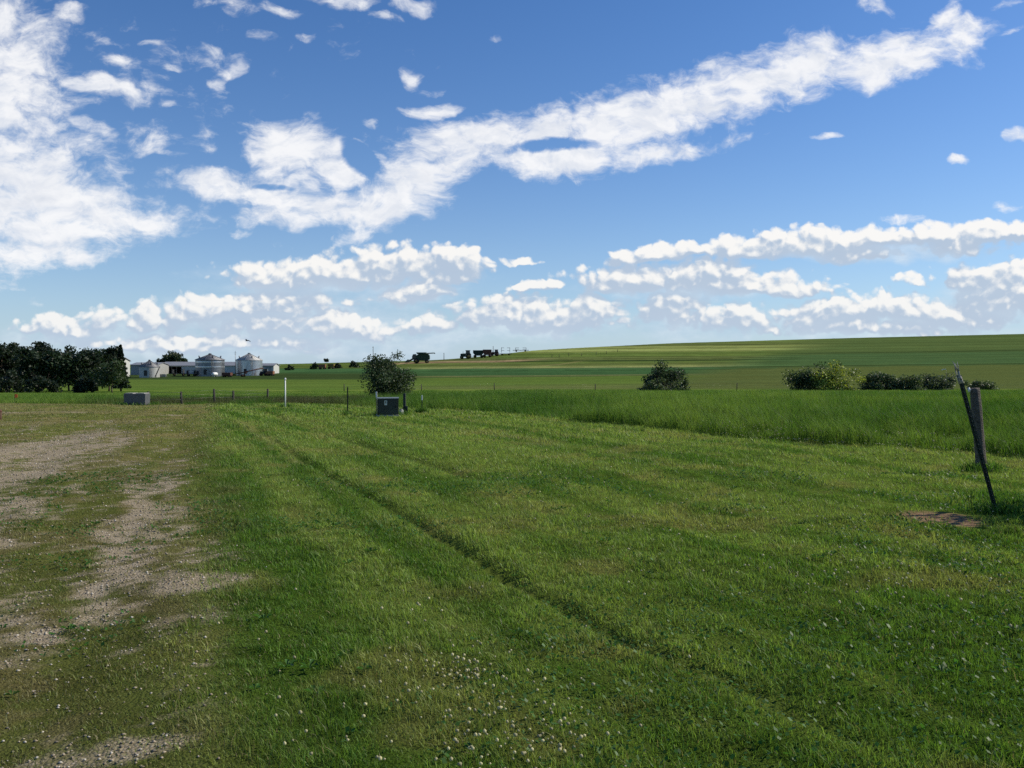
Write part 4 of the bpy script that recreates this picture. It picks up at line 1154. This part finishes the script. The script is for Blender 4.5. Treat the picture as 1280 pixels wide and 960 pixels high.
HIGH = [  # bright ribbon
    (420, 262, 105, 17, 4), (500, 238, 70, 30, 35), (565, 186, 72, 27, 8), (660, 168, 90, 24, 8), (700, 198, 90, 17, 2), (790, 160, 110, 38, 16), (860, 135, 90, 34, 22), (920, 112, 110, 34, 17), (1000, 88, 70, 30, 12),
    (1085, 82, 42, 24, 10), (1140, 66, 80, 26, 14), (1195, 42, 45, 18, 12), (1180, 20, 30, 12, 30), (820, 192, 100, 10, 8),
    (370, 188, 52, 32, -12), (412, 216, 48, 18, -25), (310, 234, 75, 17, 4), (350, 250, 60, 12, -8),
    # left bank
    (-30, 160, 105, 150, 0), (25, 235, 100, 66, 0), (60, 275, 120, 36, -2), (150, 272, 100, 20, 3), (30, 312, 90, 18, 0), (10, 60, 60, 44, 0), (80, 22, 24, 11, 0), (100, 108, 55, 9, -18), (145, 112, 34, 10, -30), (110, 165, 38, 8, -30), (95, 195, 45, 12, -10), (115, 185, 26, 8, -35),
    # scattered tufts
    (325, 50, 16, 6, -8), (375, 50, 13, 6, -12), (430, 3, 32, 10, 0), (300, 10, 26, 14, -20), (345, 14, 30, 7, -10), (515, 4, 28, 9, 0), (478, 25, 22, 7, 5), (515, 92, 17, 9, -40), (543, 105, 14, 5, 0), (540, 131, 28, 8, 3), (465, 157, 15, 8, 10),
    (212, 136, 12, 6, 0), (268, 66, 14, 6, -15), (292, 88, 16, 6, 25), (278, 104, 9, 10, 20), (200, 58, 20, 6, -8), (158, 78, 16, 8, 0), (218, 88, 13, 4, 0), (255, 10, 20, 8, 0), (205, 198, 24, 4, -12),
    (1088, 3, 26, 10, -15), (1264, 12, 22, 7, 20), (1262, 46, 24, 5, 22), (1272, 168, 18, 7, 5), (1198, 199, 13, 4, 0), (1032, 172, 20, 3, 0), (622, 39, 14, 4, 0), (1150, 269, 48, 4, 2), (1272, 261, 18, 7, 0),
    (190, 80, 210, 120, 0, 1.55), (470, 60, 130, 70, 0, 1.75), (130, 170, 150, 120, 0, 1.2), (380, 225, 130, 60, 8, 1.0), (300, 291, 22, 3, 0)]
LOW = [  # cumulus decks
    (390, 345, 95, 17, 0), (470, 338, 70, 20, 4), (575, 332, 34, 15, -8), (565, 348, 36, 12, 0), (330, 348, 40, 14, 0), (520, 366, 50, 14, 5), (300, 384, 105, 13, 3), (350, 376, 40, 12, 0), (430, 412, 55, 13, -8), (180, 404, 40, 12, 0),
    (75, 414, 50, 11, 0), (130, 404, 28, 11, 0), (330, 406, 80, 14, 0), (530, 411, 26, 10, 0), (665, 402, 95, 20, 0), (632, 396, 40, 18, 0), (732, 398, 34, 20, 0), (670, 359, 38, 5, 0), (860, 354, 130, 15, 0), (900, 340, 45, 15, 0), (790, 358, 60, 12, 0),
    (960, 362, 70, 8, 0), (840, 392, 38, 19, 0), (915, 402, 42, 14, 0), (830, 320, 48, 9, 6), (1010, 304, 70, 14, 0), (960, 312, 120, 10, 2), (1120, 297, 140, 10, 3), (1065, 316, 40, 10, 0), (1240, 291, 70, 10, 0), (1200, 306, 50, 12, 0),
    (1135, 355, 17, 6, 0), (1040, 396, 70, 16, 4), (1120, 392, 60, 16, 0), (1210, 400, 60, 18, 0), (1240, 352, 50, 18, 0), (1262, 375, 60, 28, 0), (650, 330, 22, 3, 0), (1080, 412, 120, 9, 0), (250, 430, 150, 9, 0)]

SOFT = [  # grey-blue bases and veils behind the bright heads
    (420, 352, 150, 20, 0), (300, 392, 130, 15, 0), (380, 400, 150, 30, 0), (160, 416, 170, 16, 0), (330, 430, 260, 16, 0), (540, 420, 70, 14, 0), (670, 410, 110, 16, 0), (880, 362, 130, 12, 0), (850, 405, 60, 14, 0),
    (1040, 404, 110, 18, 0), (1180, 396, 150, 24, 0), (1250, 370, 70, 30, 0), (1090, 312, 150, 12, 0), (920, 408, 60, 12, 0)]
P0 = comb(U, Vv)
# a plane of air above gives the high sheet its foreshortened texture
zz = t.math('ADD', t.math('MAXIMUM', sx.outputs[2], 0.0), .16)
plane = comb(t.math('DIVIDE', sx.outputs[0], zz), t.math('DIVIDE', sx.outputs[1], zz), 0.0)
def warp(p, scale, amp, seed):
    n = t.noise(t.vec('ADD', p, (seed, seed * .7, 0)), scale, 3, .55, out='Color')
    d = t.vec('MULTIPLY', t.vec('SUBTRACT', n, (.5, .5, .5)), (amp * 1.5, amp, 0))
    return t.vec('ADD', p, d)

# high ribbon
ph = warp(warp(P0, 7.0, .050, 3.1), 30.0, .016, 1.3)
mh = macro(ph, HIGH)
nh = t.noise(plane, 3.2, 7, .62, .3)
nh2 = t.noise(t.vec('MULTIPLY', ph, (16, 30, 1)), 1.0, 9, .60)
nh3 = t.noise(t.vec('MULTIPLY', ph, (60, 95, 1)), 1.0, 5, .62)
puffh = t.voronoi(t.vec('MULTIPLY', ph, (1, 1.6, 0)), 26, feature='SMOOTH_F1', smooth=.4)
hole = macro(warp(P0, 12.0, .03, 3.1), [(690, 182, 62, 9, 3), (452, 200, 36, 20, -40), (345, 232, 40, 5, 0)])
fh = t.math('ADD', t.math('SUBTRACT', 1.30, mh), t.math('MULTIPLY_ADD', t.math('SUBTRACT', nh, .5), 2.5, t.math('MULTIPLY_ADD', t.math('SUBTRACT', nh2, .5), 2.2, t.math('MULTIPLY', t.math('SUBTRACT', nh3, .5), 1.9))))
fh = t.math('MULTIPLY_ADD', t.math('SUBTRACT', .42, puffh), 1.1, fh)
fh = t.math('SUBTRACT', fh, t.math('MULTIPLY', t.math('MAXIMUM', t.math('SUBTRACT', 1.0, hole), 0.0), 2.6))
dens_h = t.mapr(fh, -.35, 1.30, 0, 1, True)
# shading: how the cloud thickens away from the sun side
SD = .010
nh2b = t.noise(t.vec('MULTIPLY', t.vec('ADD', ph, (SD, SD * .8, 0)), (16, 30, 1)), 1.0, 8, .60)
lit_h = t.mapr(t.math('SUBTRACT', nh2, nh2b), -.17, .12, 0, 1, True)
thick_h = t.mapr(fh, .7, 2.2, 0, 1, True)

# low cumulus
def low_field(off):
    p = t.vec('ADD', P0, (off[0], off[1], 0)) if off else P0
    pl = warp(warp(p, 12, .03, 7.7), 60, .008, 4.4)
    m_ = macro(pl, LOW, 1.7)
    flatp = t.vec('MULTIPLY', pl, (1, 1.2, 0))
    p1 = t.voronoi(flatp, 34, feature='SMOOTH_F1', smooth=.15)
    p2 = t.voronoi(t.vec('ADD', flatp, (.3, .2, 0)), 84, feature='SMOOTH_F1', smooth=.15)
    nn = t.noise(p, 30, 9, .66)
    s_ = t.math('MULTIPLY_ADD', t.math('SUBTRACT', .40, p1), 1.15, t.math('MULTIPLY', t.math('SUBTRACT', .40, p2), 1.25))
    return m_, pl, t.math('ADD', t.math('SUBTRACT', 1.75, m_), t.math('MULTIPLY_ADD', t.math('SUBTRACT', nn, .5), 2.1, s_))
ml, pl0, fl0 = low_field(None)
fl1 = low_field((.004, .007))[2]
mu = macro(t.vec('ADD', pl0, (.004, .014, 0)), LOW, 1.7)
up = t.math('SUBTRACT', t.math('MINIMUM', mu, 2.5), t.math('MINIMUM', ml, 2.5))      # grows towards the top of each heap
dens_l = t.math('MULTIPLY', t.mapr(fl0, .0, .75, 0, 1, True), t.mapr(up, -1.2, .1, .55, 1, True))
small = t.math('SUBTRACT', t.math('MINIMUM', fl0, 4.0), t.math('MINIMUM', fl1, 4.0))
lit_l = t.mapr(t.math('MULTIPLY_ADD', up, .55, t.math('MULTIPLY', small, 1.0)), -.12, 1.15, 0, 1, True)

K = 1 / STR
def kc(r, g, b): return (r * K, g * K, b * K)
skyc = t.n.new('ShaderNodeHueSaturation'); t.l.new(sky.outputs[0], skyc.inputs['Color']); skyc.inputs['Saturation'].default_value = 1.24
base = t.mix(1.0, skyc.outputs[0], SKY_TINT, 'MULTIPLY')
# moist air along the horizon
hazef = t.math('POWER', 2.718, t.math('MULTIPLY', t.math('MAXIMUM', sx.outputs[2], 0.0), -9.0))
base = t.mix(t.math('MULTIPLY', hazef, .75), base, kc(.50, .66, .84))
hc = t.mix(lit_h, kc(.80, .83, .89), kc(.97, .97, .98))
grey = t.math('MULTIPLY', thick_h, t.mapr(t.noise(t.vec('MULTIPLY', ph, (9, 17, 1)), 1.0, 5, .6), .44, .66, 0, .62, True))
hc = t.mix(grey, hc, kc(.60, .65, .75))
c1 = t.mix(t.math('MULTIPLY', dens_h, .94), base, hc)
lc = t.mix(lit_l, kc(.46, .555, .69), kc(1.04, 1.0, .94))
ms = macro(warp(P0, 14, .04, 2.2), SOFT)
ns = t.noise(t.vec('MULTIPLY', P0, (18, 34, 1)), 1.0, 7, .6)
dens_s = t.mapr(t.math('ADD', t.math('SUBTRACT', .9, ms), t.math('MULTIPLY', t.math('SUBTRACT', ns, .5), 2.2)), -.6, 1.0, 0, .66, True)
sc_ = t.mix(t.mapr(ns, .35, .65, 0, 1), kc(.45, .60, .77), kc(.70, .80, .89))
c1 = t.mix(dens_s, c1, sc_)
lc = t.mix(t.math('MULTIPLY', hazef, .34), lc, kc(.58, .69, .82))
c2 = t.mix(t.math('MULTIPLY', dens_l, .93), c1, lc)
t.put(bg.inputs['Color'], c2); bg.inputs['Strength'].default_value = STR
world.cycles.sampling_method = 'MANUAL'; world.cycles.sample_map_resolution = 512

# ------------------------------------------------------------------ camera and render
cam = bpy.data.cameras.new('camera'); co = bpy.data.objects.new('camera', cam); COL.objects.link(co)
co.location = (0, 0, EYE); co.rotation_euler = (R(90) - pitch, 0, 0)
cam.sensor_width = 36; cam.lens = F / 1280 * 36; cam.clip_start = .05; cam.clip_end = 9000
scene.camera = co
scene.render.engine = 'CYCLES'
scene.view_settings.view_transform = 'Standard'; scene.view_settings.look = 'None'
scene.view_settings.exposure = 0; scene.view_settings.gamma = 1
scene.cycles.use_adaptive_sampling = True; scene.cycles.adaptive_threshold = .012; scene.cycles.adaptive_min_samples = 16
scene.cycles.max_bounces = 6; scene.cycles.diffuse_bounces = 3; scene.cycles.glossy_bounces = 2; scene.cycles.transmission_bounces = 3
scene.cycles.use_denoising = False
scene.cycles.caustics_reflective = False; scene.cycles.caustics_refractive = False; scene.cycles.blur_glossy = 1.0
scene.cycles.sample_clamp_indirect = 6
